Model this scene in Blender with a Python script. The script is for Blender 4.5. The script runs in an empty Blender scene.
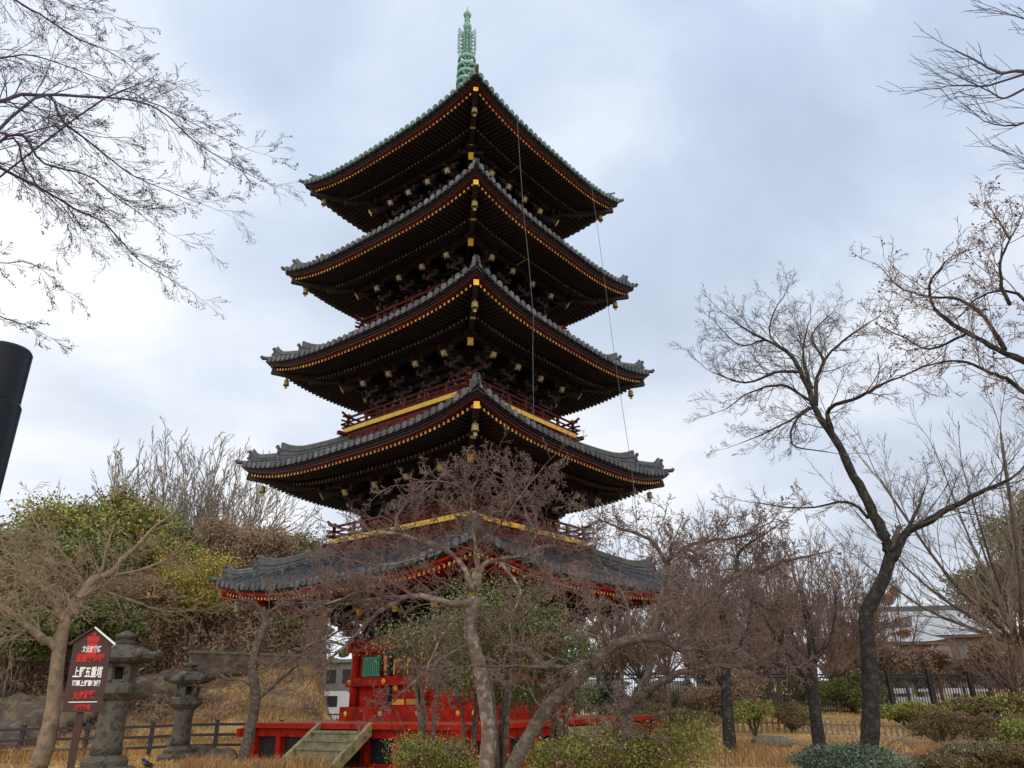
import bpy, math, random
import numpy as np
from mathutils import Vector, Matrix
sc = bpy.context.scene
COL = sc.collection
R = math.radians
# ------------------------------------------------------------------ camera
F, PITCH, ROLL, YAW, DELTA = 750.52, .4003, -.0158, .0709, .0503
CAM = np.array([0., 0., 1.6])
cr = np.array([math.cos(YAW), -math.sin(YAW), 0.])
fh = np.array([math.sin(YAW), math.cos(YAW), 0.])
fw = fh * math.cos(PITCH) + np.array([0, 0, math.sin(PITCH)])
up = -fh * math.sin(PITCH) + np.array([0, 0, math.cos(PITCH)])
c_, s_ = math.cos(ROLL), math.sin(ROLL)
RX = c_ * cr + s_ * up
UX = -s_ * cr + c_ * up
cam = bpy.data.cameras.new('camera')
co = bpy.data.objects.new('camera', cam); COL.objects.link(co)
cam.sensor_width = 36; cam.sensor_fit = 'HORIZONTAL'; cam.lens = F / 1024 * 36
cam.clip_start = .05; cam.clip_end = 3000
M = Matrix.Identity(4)
for i in range(3):
    M[i][0] = RX[i]; M[i][1] = UX[i]; M[i][2] = -fw[i]; M[i][3] = CAM[i]
co.matrix_world = M
sc.camera = co

def W(px, py, d):
    """world point seen at a pixel, at ground distance d from the camera"""
    v = RX * (px - 512) / F - UX * (py - 384) / F + fw
    v = v * d / math.hypot(v[0], v[1])
    return CAM + v
def GX(px, d):
    """ground position (z=0) below that pixel column at ground distance d"""
    p = W(px, 702, d)
    return float(p[0]), float(p[1])

# ------------------------------------------------------------------ terrain height
def sm(a, b, t):
    t = np.clip((t - a) / (b - a), 0, 1); return t * t * (3 - 2 * t)
def terr(x, y):
    x = np.asarray(x, float); y = np.asarray(y, float)
    hl = sm(36, 52, y) * (1 - sm(-.185, -.145, x / np.maximum(y, 5))) * 4.6
    hl = hl + sm(60, 110, y) * (1 - sm(-.30, -.14, x / np.maximum(y, 5))) * 5
    hr = (sm(23, 31, y) * .55 + sm(31, 44, y) * .6) * sm(.14, .28, x / np.maximum(y, 5)) + sm(60, 90, y) * sm(.1, .4, x / np.maximum(y, 5)) * 2
    n = .05 * np.sin(x * .9 + 1.3 * np.sin(y * .5)) * np.cos(y * .7 + .8 * np.sin(x * .6))
    flat = 1 - np.exp(-((x ** 2 + (y - 27) ** 2) / 70.))
    return hl + hr + n * flat * (1 + 3 * sm(38, 50, y))
def tz(x, y): return float(terr(x, y))

# ------------------------------------------------------------------ materials
def mat(name, col, rough=.7, scale=6, var=.25, col2=None, bump=.0, bscale=30, metal=0., spec=.4, island=0., stretch=None, mottle=None):
    m = bpy.data.materials.new(name); m.use_nodes = True
    nt = m.node_tree; N = nt.nodes; L = nt.links
    b = N['Principled BSDF']; b.inputs['Roughness'].default_value = rough
    b.inputs['Metallic'].default_value = metal
    b.inputs['Specular IOR Level'].default_value = spec
    tc = N.new('ShaderNodeTexCoord'); mp = N.new('ShaderNodeMapping')
    if stretch: mp.inputs['Scale'].default_value = stretch
    L.new(tc.outputs['Object'], mp.inputs['Vector'])
    nz = N.new('ShaderNodeTexNoise'); nz.inputs['Scale'].default_value = scale; nz.inputs['Detail'].default_value = 6
    nz.inputs['Roughness'].default_value = .65
    L.new(mp.outputs[0], nz.inputs['Vector'])
    r = N.new('ShaderNodeValToRGB')
    c2 = col2 or tuple(min(1, c * (1 + var)) for c in col)
    c1 = tuple(c * (1 - var) for c in col) if not col2 else col
    r.color_ramp.elements[0].position = .32; r.color_ramp.elements[0].color = (*c1, 1)
    r.color_ramp.elements[1].position = .68; r.color_ramp.elements[1].color = (*c2, 1)
    L.new(nz.outputs['Fac'], r.inputs[0])
    out = r.outputs[0]
    if mottle:
        n2 = N.new('ShaderNodeTexNoise'); n2.inputs['Scale'].default_value = mottle[1]; n2.inputs['Detail'].default_value = 4
        L.new(mp.outputs[0], n2.inputs['Vector'])
        rr = N.new('ShaderNodeValToRGB'); rr.color_ramp.elements[0].position = .5; rr.color_ramp.elements[1].position = .62
        L.new(n2.outputs['Fac'], rr.inputs[0])
        mx = N.new('ShaderNodeMix'); mx.data_type = 'RGBA'
        L.new(rr.outputs[0], mx.inputs[0]); L.new(out, mx.inputs[6]); mx.inputs[7].default_value = (*mottle[0], 1)
        out = mx.outputs[2]
    if island:
        g = N.new('ShaderNodeNewGeometry'); hs = N.new('ShaderNodeHueSaturation')
        mr = N.new('ShaderNodeMapRange'); mr.inputs['To Min'].default_value = 1 - island; mr.inputs['To Max'].default_value = 1 + island
        L.new(g.outputs['Random Per Island'], mr.inputs[0]); L.new(mr.outputs[0], hs.inputs['Value'])
        m2 = N.new('ShaderNodeMapRange'); m2.inputs['To Min'].default_value = .47; m2.inputs['To Max'].default_value = .53
        mu = N.new('ShaderNodeMath'); mu.operation = 'FRACT'; mm = N.new('ShaderNodeMath'); mm.operation = 'MULTIPLY'; mm.inputs[1].default_value = 7.31
        L.new(g.outputs['Random Per Island'], mm.inputs[0]); L.new(mm.outputs[0], mu.inputs[0]); L.new(mu.outputs[0], m2.inputs[0])
        L.new(m2.outputs[0], hs.inputs['Hue'])
        L.new(out, hs.inputs['Color']); out = hs.outputs[0]
    L.new(out, b.inputs['Base Color'])
    if bump:
        bn = N.new('ShaderNodeTexNoise'); bn.inputs['Scale'].default_value = bscale; bn.inputs['Detail'].default_value = 5
        L.new(mp.outputs[0], bn.inputs['Vector'])
        bp = N.new('ShaderNodeBump'); bp.inputs['Strength'].default_value = bump; bp.inputs['Distance'].default_value = .05
        L.new(bn.outputs['Fac'], bp.inputs['Height']); L.new(bp.outputs[0], b.inputs['Normal'])
    return m
MT = dict(
    tile=mat('roof_tile', (.038, .042, .054), .5, 3, .4, bump=.3, mottle=((.085, .09, .105), 9), island=.4),
    tilepale=mat('pale_tile', (.085, .09, .10), .6, 7, .4, bump=.3, island=.45),
    copper=mat('copper_tile', (.075, .125, .115), .6, 4, .35, mottle=((.15, .25, .22), 8), island=.3),
    patina=mat('patina', (.20, .38, .31), .6, 5, .3, mottle=((.10, .2, .17), 12)),
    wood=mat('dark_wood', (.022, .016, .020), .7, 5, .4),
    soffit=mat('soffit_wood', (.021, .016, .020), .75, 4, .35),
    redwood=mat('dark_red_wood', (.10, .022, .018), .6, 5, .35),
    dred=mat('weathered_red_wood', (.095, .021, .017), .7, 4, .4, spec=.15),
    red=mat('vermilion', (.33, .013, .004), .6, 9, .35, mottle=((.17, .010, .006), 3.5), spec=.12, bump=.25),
    deck=mat('deck_wood', (.36, .06, .022), .6, 4, .3, mottle=((.30, .09, .05), 3), spec=.15),
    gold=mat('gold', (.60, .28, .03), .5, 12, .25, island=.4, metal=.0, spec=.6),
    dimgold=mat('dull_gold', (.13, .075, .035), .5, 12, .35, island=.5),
    brass=mat('old_gold', (.26, .20, .07), .45, 12, .4, metal=.2, spec=.6),
    bracket=mat('shaded_bracket_paint', (.055, .018, .020), .65, 5, .4),  # darker red for the blocks, with the under-eave shade put into the colour
    white=mat('pale_cap', (.46, .37, .22), .6, 12, .3),
    green=mat('green_lattice', (.05, .26, .17), .6, 10, .3),
    black=mat('black_lacquer', (.012, .013, .016), .5, 6, .3),
    greyblue=mat('faded_blue_paint', (.14, .17, .19), .7, 4, .5),
    iron=mat('dark_iron', (.02, .021, .024), .5, 6, .3),
    pole=mat('black_pole', (.004, .005, .009), .4, 8, .3, spec=.18),
    stair=mat('mossy_wood', (.21, .19, .13), .8, 5, .3, bump=.3, mottle=((.12, .13, .035), 6)),
    stringer=mat('mossy_rail', (.24, .21, .10), .8, 4, .35, bump=.3, mottle=((.10, .09, .06), 6)),
    stone=mat('lantern_stone', (.105, .094, .075), .9, 3, .4, bump=1., bscale=14, mottle=((.045, .044, .034), 6)),
    stone2=mat('grey_stone', (.19, .18, .165), .9, 3, .3, bump=.6, bscale=14),
    rock=mat('rock', (.085, .065, .048), .95, 1.6, .5, bump=1., bscale=5, mottle=((.15, .11, .07), 2.2)),
    fencewood=mat('fence_brown', (.042, .032, .034), .7, 6, .3),
    sign=mat('sign_brown', (.050, .016, .014), .45, 6, .2),
    signred=mat('sign_red', (.50, .012, .010), .5, 6, .05),
    signwhite=mat('sign_white', (.8, .8, .8), .5, 6, .03),
    bark=mat('grey_bark', (.095, .072, .056), .9, 5, .45, bump=1., bscale=30, mottle=((.16, .13, .105), 12)),
    barkpale=mat('mottled_pale_bark', (.15, .11, .09), .85, 5, .3, bump=.6, bscale=25, mottle=((.31, .26, .23), 11)),
    barktan=mat('tan_bark', (.25, .185, .125), .9, 4, .3, bump=.6, bscale=14, mottle=((.16, .12, .08), 5)),
    barkdark=mat('dark_bark', (.022, .019, .018), .9, 6, .4, bump=.9, bscale=18, mottle=((.055, .046, .038), 8)),
    twigpurple=mat('purple_grey_twigs', (.075, .062, .090), .8, 4, .3),
    twiggrey=mat('grey_twigs', (.11, .088, .078), .85, 4, .35),
    twigpink=mat('pinkish_brown_twigs', (.15, .105, .09), .85, 3, .35),
    twigtan=mat('tan_twigs', (.27, .20, .13), .85, 3, .3),
    twigfar=mat('far_grey_twigs', (.20, .17, .14), .9, 2, .3),
    twigbrown=mat('brown_twigs', (.19, .125, .095), .9, 3, .35),
    pods=mat('seed_pods', (.15, .095, .08), .85, 5, .3, island=.4),
    podsdark=mat('dark_dry_leaves', (.05, .035, .035), .85, 5, .3, island=.3),
    leafdark=mat('dark_evergreen_leaves', (.12, .14, .038), .6, .35, .3, island=.55),
    leafgreen=mat('green_leaves', (.23, .25, .045), .6, .4, .3, island=.6, mottle=((.20, .13, .06), 1.1)),
    leafyellow=mat('yellow_green_leaves', (.33, .27, .055), .6, .4, .35, island=.45),
    camellia=mat('camellia_leaves', (.13, .15, .05), .5, .6, .3, island=.6, mottle=((.17, .13, .07), 2.5)),
    leafolive=mat('olive_leaves', (.19, .175, .07), .6, .5, .3, island=.6, mottle=((.19, .13, .09), 1.8)),
    leafbrown=mat('brown_dry_leaves', (.26, .175, .115), .8, .5, .3, island=.45),
    leaftan=mat('tan_dry_leaves', (.27, .18, .095), .8, .5, .3, island=.4),
    juniper=mat('blue_green_needles', (.10, .14, .095), .65, .8, .3, island=.5),
    hedge=mat('hedge_leaves', (.15, .11, .04), .7, .8, .35, island=.5),
    hedgegreen=mat('hedge_green_leaves', (.20, .205, .035), .6, .8, .35, island=.6, mottle=((.21, .14, .07), 2.5)),
    drygrass=mat('dry_grass_blades', (.50, .31, .10), .85, .5, .3, island=.35),
    redgrass=mat('russet_grass_blades', (.33, .19, .08), .85, .5, .3, island=.4),
    roofwhite=mat('pale_metal_roof', (.36, .38, .41), .5, .8, .12),
    bldwall=mat('brown_wall', (.13, .085, .065), .85, .8, .3),
    pale=mat('pale_plaster', (.50, .52, .55), .7, 1, .1),
    glass=mat('dark_glass', (.03, .035, .045), .15, 2, .2, spec=.8),
    vanwhite=mat('white_paint', (.78, .80, .83), .3, 2, .05),
    rubber=mat('tyre_rubber', (.02, .02, .02), .8, 4, .2),
    crow=mat('black_feathers', (.012, .012, .016), .5, 20, .3),
    bird2=mat('grey_feathers', (.25, .25, .27), .6, 20, .3),
    wire=mat('wire_grey', (.10, .10, .11), .5, 3, .1),
    moss=mat('moss_stone', (.13, .12, .09), .95, 2, .4, bump=.7, bscale=8),
)
# ground material: straw, earth and leaf litter
def ground_mat():
    m = mat('dry_lawn', (.38, .24, .09), .95, .9, .2, col2=(.52, .34, .12), bump=.8, bscale=9)
    nt = m.node_tree; N = nt.nodes; L = nt.links
    b = N['Principled BSDF']; src = b.inputs['Base Color'].links[0].from_socket
    tc = N.new('ShaderNodeTexCoord')
    n1 = N.new('ShaderNodeTexNoise'); n1.inputs['Scale'].default_value = .22; n1.inputs['Detail'].default_value = 7; n1.inputs['Roughness'].default_value = .7
    L.new(tc.outputs['Object'], n1.inputs['Vector'])
    r = N.new('ShaderNodeValToRGB'); r.color_ramp.elements[0].position = .44; r.color_ramp.elements[1].position = .58
    L.new(n1.outputs['Fac'], r.inputs[0])
    mx = N.new('ShaderNodeMix'); mx.data_type = 'RGBA'
    L.new(r.outputs[0], mx.inputs[0]); mx.inputs[6].default_value = (.16, .10, .055, 1); L.new(src, mx.inputs[7])
    L.new(mx.outputs[2], b.inputs['Base Color'])
    return m
MT['ground'] = ground_mat()
MT['path'] = mat('pavement', (.20, .19, .18), .9, 1, .2, bump=.3)

# ------------------------------------------------------------------ mesh builder
class MB:
    def __init__(s): s.v = []; s.f4 = []; s.f3 = []; s.fn = []; s.n = 0; s.m4 = []; s.m3 = []; s.mn = []; s.mats = []; s.q = {}
    def mi(s, m):
        if m is None: return 0
        if m not in s.mats: s.mats.append(m)
        return s.mats.index(m)
    def add(s, V, F, m=None):
        V = np.asarray(V, float).reshape(-1, 3); k = s.mi(m)
        for f in F:
            g = tuple(i + s.n for i in f)
            if len(g) == 4: s.f4.append(np.array([g])); s.m4.append(np.array([k]))
            elif len(g) == 3: s.f3.append(np.array([g])); s.m3.append(np.array([k]))
            else: s.fn.append(g); s.mn.append(k)
        s.v.append(V); s.n += len(V)
    def addq(s, V, Q=None, T=None, m=None):
        V = np.asarray(V, float).reshape(-1, 3); k = s.mi(m)
        if Q is not None and len(Q): s.f4.append(np.asarray(Q) + s.n); s.m4.append(np.full(len(Q), k))
        if T is not None and len(T): s.f3.append(np.asarray(T) + s.n); s.m3.append(np.full(len(T), k))
        s.v.append(V); s.n += len(V)
    def box(s, x0, x1, y0, y1, z0, z1, m=None, T=None):
        V = np.array([(x, y, z) for x in (x0, x1) for y in (y0, y1) for z in (z0, z1)], float)
        if T is not None: V = T(V)
        s.addq(V, [(0, 1, 3, 2), (4, 6, 7, 5), (0, 4, 5, 1), (2, 3, 7, 6), (0, 2, 6, 4), (1, 5, 7, 3)], m=m)
    def hexa(s, V, m=None):  # 8 pts: bottom 4 then top 4
        s.addq(V, [(3, 2, 1, 0), (4, 5, 6, 7), (0, 1, 5, 4), (1, 2, 6, 5), (2, 3, 7, 6), (3, 0, 4, 7)], m=m)
    def thin(s, P, rad, n):
        s.q.setdefault((len(P), n), []).append((P, rad))
    def flush(s):
        for (k, n), L in s.q.items():
            P = np.array([x[0] for x in L], float); rad = np.array([x[1] for x in L], float); m = len(L)
            T = np.empty_like(P); T[:, 0] = P[:, 1] - P[:, 0]; T[:, -1] = P[:, -1] - P[:, -2]
            if k > 2: T[:, 1:-1] = P[:, 2:] - P[:, :-2]
            T /= np.linalg.norm(T, axis=2)[..., None] + 1e-12
            ref = np.where(np.abs(T[:, :1, 2:3]) < .9, np.array([0, 0, 1.]), np.array([1., 0, 0]))
            U = np.cross(T, ref); U /= np.linalg.norm(U, axis=2)[..., None] + 1e-9; Vv = np.cross(T, U)
            a = np.arange(n) * 2 * math.pi / n
            V = P[:, :, None, :] + rad[:, :, None, None] * (np.cos(a)[None, None, :, None] * U[:, :, None, :] + np.sin(a)[None, None, :, None] * Vv[:, :, None, :])
            i = np.arange(k - 1)[:, None] * n; j = np.arange(n)[None, :]; j2 = (j + 1) % n
            Q = np.stack([i + j, i + j2, i + n + j2, i + n + j], -1).reshape(-1, 4)
            Q = (Q[None] + (np.arange(m) * k * n)[:, None, None]).reshape(-1, 4)
            s.addq(V.reshape(-1, 3), Q)
        s.q = {}
    def beam(s, a, b, w, h, m=None, upv=(0, 0, 1)):
        a = np.array(a, float); b = np.array(b, float); d = b - a; d /= np.linalg.norm(d)
        u = np.array(upv, float); sd = np.cross(d, u); sd /= np.linalg.norm(sd) + 1e-9; u = np.cross(sd, d)
        V = [p + sd * i * w / 2 + u * j * h / 2 for p in (a, b) for i, j in ((-1, -1), (1, -1), (1, 1), (-1, 1))]
        s.addq(V, [(0, 3, 2, 1), (4, 5, 6, 7), (0, 1, 5, 4), (1, 2, 6, 5), (2, 3, 7, 6), (3, 0, 4, 7)], m=m)
    def tube(s, P, rad, n=6, m=None, cap=True):
        P = np.asarray(P, float); k = len(P); rad = np.broadcast_to(np.asarray(rad, float), (k,))
        T = np.gradient(P, axis=0) if k > 2 else np.array([P[1] - P[0]] * 2)
        T /= np.linalg.norm(T, axis=1)[:, None] + 1e-12
        ref = np.array([0, 0, 1.]) if abs(T[0][2]) < .9 else np.array([1., 0, 0])
        U = np.cross(T, ref); U /= np.linalg.norm(U, axis=1)[:, None] + 1e-9
        Vv = np.cross(T, U)
        a = np.arange(n) * 2 * math.pi / n
        V = P[:, None, :] + rad[:, None, None] * (np.cos(a)[None, :, None] * U[:, None, :] + np.sin(a)[None, :, None] * Vv[:, None, :])
        i = np.arange(k - 1)[:, None] * n; j = np.arange(n)[None, :]; j2 = (j + 1) % n
        Q = np.stack([i + j, i + j2, i + n + j2, i + n + j], -1).reshape(-1, 4)
        base = s.n
        s.addq(V.reshape(-1, 3), Q, m=m)
        if cap and n > 4:
            kk = s.mi(m)
            s.fn.append(tuple(base + x for x in range(n))[::-1]); s.mn.append(kk)
            s.fn.append(tuple(base + (k - 1) * n + x for x in range(n))); s.mn.append(kk)
    def lathe(s, prof, n=12, c=(0, 0, 0), m=None, ang=0, ph=0.):
        P = []
        for r, z in prof:
            for j in range(n):
                a = 2 * math.pi * j / n + ph; P.append((c[0] + r * math.cos(a), c[1] + r * math.sin(a), c[2] + z))
        Q = [(i * n + j, i * n + (j + 1) % n, (i + 1) * n + (j + 1) % n, (i + 1) * n + j) for i in range(len(prof) - 1) for j in range(n)]
        b = s.n; s.addq(P, Q, m=m); k = s.mi(m)
        s.fn.append(tuple(b + x for x in range(n))[::-1]); s.mn.append(k)
        s.fn.append(tuple(b + (len(prof) - 1) * n + x for x in range(n))); s.mn.append(k)
    def mesh(s, name, m=None, smooth=False):
        me = bpy.data.meshes.new(name)
        V = np.concatenate(s.v) if s.v else np.zeros((0, 3))
        f4 = np.concatenate(s.f4).astype(np.int32) if s.f4 else np.zeros((0, 4), np.int32)
        f3 = np.concatenate(s.f3).astype(np.int32) if s.f3 else np.zeros((0, 3), np.int32)
        fn = [np.array(f, np.int32) for f in s.fn]
        loops = np.concatenate([f4.ravel(), f3.ravel()] + fn) if (len(f4) + len(f3) + len(fn)) else np.zeros(0, np.int32)
        tot = np.concatenate([np.full(len(f4), 4), np.full(len(f3), 3), np.array([len(f) for f in fn], int)]).astype(np.int32)
        start = np.concatenate([[0], np.cumsum(tot)[:-1]]).astype(np.int32)
        me.vertices.add(len(V)); me.vertices.foreach_set('co', V.astype(np.float32).ravel())
        me.loops.add(len(loops)); me.loops.foreach_set('vertex_index', loops)
        me.polygons.add(len(tot)); me.polygons.foreach_set('loop_start', start); me.polygons.foreach_set('loop_total', tot)
        mats = s.mats or [m]
        for q in mats: me.materials.append(MT[q] if isinstance(q, str) else q)
        mi = np.concatenate((s.m4 or [np.zeros(0, int)]) + (s.m3 or [np.zeros(0, int)]) + [np.array(s.mn, int)]).astype(np.int32)
        me.polygons.foreach_set('material_index', mi)
        me.polygons.foreach_set('use_smooth', np.full(len(tot), smooth))
        me.update(calc_edges=True); me.validate()
        return me
    def build(s, name, m=None, parent=None, smooth=False):
        o = bpy.data.objects.new(name, s.mesh(name, m, smooth)); COL.objects.link(o)
        if parent is not None: o.parent = parent
        return o
def tag(o, label, cat, group=None, kind=None):
    if label: o['label'] = label
    if cat: o['category'] = cat
    if group: o['group'] = group
    if kind: o['kind'] = kind
    return o
def empty(name, loc=(0, 0, 0), rz=0, label=None, cat=None, group=None):
    o = bpy.data.objects.new(name, None); COL.objects.link(o); o.location = loc; o.rotation_euler = (0, 0, rz)
    o.empty_display_size = .3
    return tag(o, label, cat, group)
def copy_tree(o, parent=None):
    c = o.copy(); COL.objects.link(c)
    if parent: c.parent = parent
    for ch in list(o.children): copy_tree(ch, c)
    return c

# ================================================================== PAGODA
pg = empty('pagoda', (0, 27, 0), -math.pi / 2 + DELTA, 'five-storey dark red wooden pagoda with upturned tiled roofs and a green spire', 'pagoda')
def fk(k):
    c, s = [(1, 0), (0, 1), (-1, 0), (0, -1)][k]
    def T(V):   # (a, w, z) -> local
        V = np.asarray(V, float).reshape(-1, 3); x = V[:, 0]; y = -V[:, 1]
        return np.stack([c * x - s * y, s * x + c * y, V[:, 2]], 1)
    return T
# the root is turned so that local diagonals face the camera
pg.rotation_euler = (0, 0, -math.pi / 4 + DELTA)
TI = {1: dict(E=5.89, ze=4.95, B=2.43, tw=3.8, tzz=4.25), 2: dict(E=5.64, ze=9.02, B=2.28, tw=3.51, tzz=8.39), 3: dict(E=5.35, ze=13.17, B=2.05, tw=3.22, tzz=12.55),
      4: dict(E=5.10, ze=17.2, B=1.86, tw=3.01, tzz=16.63), 5: dict(E=4.84, ze=21.52, B=1.60, tw=2.80, tzz=20.70)}
LIFT = {1: .55, 2: .62, 3: .62, 4: .58, 5: .60}
rnd = random.Random(5)
def lift(i, a): return LIFT[i] * (np.abs(a) / TI[i]['E']) ** 3.2
def roofz(i, w, a):
    t = TI[i]; E = t['E']; Tw = t['Tw']; q = (E - w) / (E - Tw)
    return t['ze'] + t['H'] * (.72 * q + .28 * q * q) + lift(i, a)
for i in TI:
    if i < 5: TI[i]['Tw'] = TI[i + 1]['B'] + .55; TI[i]['H'] = 1.55
    else: TI[i]['Tw'] = .35; TI[i]['H'] = 3.1
for i in range(1, 6):
    t = TI[i]; E, ze, B, Tw = t['E'], t['ze'], t['B'], t['Tw']
    top = 'copper' if i == 5 else 'tile'
    # ---- tiled surface
    mb = MB(); na, nw = 40, 12
    for k in range(4):
        T = fk(k); V = []
        for j in range(nw + 1):
            w = E - (E - Tw) * j / nw
            for q in range(na + 1):
                a = w * (2 * q / na - 1)
                V.append((a, w, float(roofz(i, w, a))))
        Q = [(j * (na + 1) + q, j * (na + 1) + q + 1, (j + 1) * (na + 1) + q + 1, (j + 1) * (na + 1) + q) for j in range(nw) for q in range(na)]
        mb.addq(T(V), Q)
    # tile edge thickness + closed dark underside follow the same curve
    roof = mb.build('roof', top, pg)
    # ---- rolls
    mb = MB(); sp = .29; n = int(E / sp); rr = .088
    for k in range(4):
        T = fk(k)
        for q in range(-n, n + 1):
            a = q * sp; w1 = max(Tw, abs(a) + .02)
            if E - w1 < .12: continue
            ws = np.linspace(E + .04, w1, max(3, int((E - w1) / .5) + 2))
            P = np.array([(a, w, float(roofz(i, w, a)) + .03) for w in ws])
            mb.tube(T(P), rr, 8, top)
            p0 = P[0]; d = T([p0, p0 + np.array([0, .05, 0.])])
            mb.tube(d, rr + .026, 8, 'copper' if i == 5 else 'tilepale')
            # sagging flat-tile lip between rolls
            if E - w1 > .3 or True:
                a2 = a + sp / 2
                if abs(a2) < E - .05:
                    z = float(roofz(i, E, a2))
                    mb.box(a2 - sp / 2 + .07, a2 + sp / 2 - .07, E - .05, E + .05, z - .075, z + .01, top, T=T)
    mb.build('tile_rolls', None, roof, False)
    # ---- hip ridges with end tiles
    for k in range(4):
        c = [(1, -1), (1, 1), (-1, 1), (-1, -1)][k]; mb = MB()
        def hp(w, dz): return np.array([c[0] * w, c[1] * w, float(roofz(i, w, w)) + dz])
        def stack(w0, w1, h0, wid, curl):
            ws = np.linspace(w0, w1, 12); side = np.array([-c[1], c[0], 0]) / math.sqrt(2)
            V = []
            for q, w in enumerate(ws):
                e = curl * max(0, 1 - q / 3.5) ** 2
                b = hp(w, -.05); tp = hp(w, h0 + e)
                V += [b - side * wid / 2, b + side * wid / 2, tp + side * wid * .42, tp - side * wid * .42]
            Q = []
            for q in range(11):
                o = q * 4; Q += [(o + x, o + (x + 1) % 4, o + 4 + (x + 1) % 4, o + 4 + x) for x in range(4)]
            Q += [(3, 2, 1, 0), (44, 45, 46, 47)]
            mb.addq(V, Q)
            mb.tube([hp(w, h0 + .03 + curl * max(0, 1 - q / 3.5) ** 2) for q, w in enumerate(ws)], .065, 6)
            for hh in (.3, .6):      # courses of the ridge
                for sg in (-1, 1):
                    mb.tube([hp(w, h0 * hh + curl * hh * max(0, 1 - q / 3.5) ** 2) + side * sg * wid * .5 for q, w in enumerate(ws)], .018, 4)
        low = E - .28
        two = .68 * E + .32 * Tw if i < 5 else E - 1.1
        stack(low, two, .24 if i < 5 else .13, .26, .24 if i < 5 else .2)
        stack(two, Tw + .02, .36 if i < 5 else .2, .30, .28 if i < 5 else .22)
        rd = mb.build('corner_ridge', 'copper' if i == 5 else 'tilepale', roof, False)
        # demon-face end tiles and the round finial tile
        side = np.array([-c[1], c[0], 0]) / math.sqrt(2); outd = np.array([c[0], c[1], 0]) / math.sqrt(2); em = 'copper' if i == 5 else 'tile'
        for w, s in ((low, .8), (two, 1.)):
            e = MB(); p = hp(w, 0)
            prof = [(-.24, -.04), (.24, -.04), (.20, .12), (.13, .22), (.16, .34), (.08, .42), (0, .50), (-.08, .42), (-.16, .34), (-.13, .22), (-.20, .12)]
            V = [p + side * x * s + np.array([0, 0, z * s]) + outd * th for th in (.0, .11) for x, z in prof]
            m = len(prof); e.add(V, [tuple(range(m))[::-1], tuple(range(m, 2 * m))] + [(x, (x + 1) % m, m + (x + 1) % m, m + x) for x in range(m)])
            # toribusuma: the horn-like round tile thrusting up and outward
            b0 = p + np.array([0, 0, .34 * s]); e.tube([b0 - outd * .15, b0 + outd * .05 + np.array([0, 0, .07]), b0 + outd * (.16 if i < 5 else .34) * s + np.array([0, 0, (.24 if i < 5 else .2) * s])], [.06, .065, .07] if i < 5 else [.06, .045, .035], 8)
            e.lathe([(.02, -.02), (.075, 0), (.075, .06), (.02, .08)], 8, tuple(p + outd * .12 + np.array([0, 0, .2 * s])))
            e.build('ridge_end_tile', em, roof, False)
        e = MB()
        # lowest corner tile poking out
        tp = hp(E, .03)
        e.tube([tp - outd * .3, tp + outd * .1 + np.array([0, 0, .02]), tp + outd * (.15 if i < 5 else .24) + np.array([0, 0, .09])], [.08, .08, .07], 8)
        e.build('corner_tile', em, roof, False)
    # ---- eave boards (dark red below a painted shadow band, following the curve)
    first = i == 1
    mb = MB()
    def strip(w0, w1, za, zb, m, na=44):
        for k in range(4):
            T = fk(k)
            for q in range(na):
                aa = [(-1 + 2 * q / na), (-1 + 2 * (q + 1) / na)]
                V = []
                for zz in (za, zb):
                    for al, w in ((aa[0], w0), (aa[1], w0), (aa[1], w1), (aa[0], w1)):
                        a = al * w; z = ze + zz + float(lift(i, a * E / w if w else a)); V.append((a, w, z))
                mb.hexa(T(V), m)
    strip(E - .02, E - .5, -.12, -.055, 'wood')
    strip(E - .08, E - .47, -.19 if not first else -.15, -.122, 'wood')  # dark band made taller to paint the shadow under the tile edge
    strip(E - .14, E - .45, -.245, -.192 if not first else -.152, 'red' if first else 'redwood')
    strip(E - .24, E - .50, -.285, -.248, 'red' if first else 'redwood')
    mb.build('eave_board', None, roof)
    # ---- soffit + rafters; z drops with lift carried from the eave
    def s1(w): return -.29 + .10 * (E - w)
    def s2(w): return -.29 + .13 - .16 + .27 * (E - 1.3 - w) - .0
    soff = MB()
    for (wa, wb, fn_) in ((E - .3, E - 1.5, s1), (E - 1.42, B - .1, s2)):
        for k in range(4):
            T = fk(k); V = []; nn = 30; mm = 5
            for j in range(mm + 1):
                w = wa + (wb - wa) * j / mm
                for q in range(nn + 1):
                    a = w * (2 * q / nn - 1); V.append((a, w, ze + fn_(w) + float(lift(i, a * (E / wa) if 0 else a)) + .004))
            Q = [(j * (nn + 1) + q, (j + 1) * (nn + 1) + q, (j + 1) * (nn + 1) + q + 1, j * (nn + 1) + q + 1) for j in range(mm) for q in range(nn)]
            soff.addq(T(V), Q)
    soff.build('soffit', 'soffit', roof)
    sp = .18; rmat = 'red' if first else 'soffit'
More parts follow.
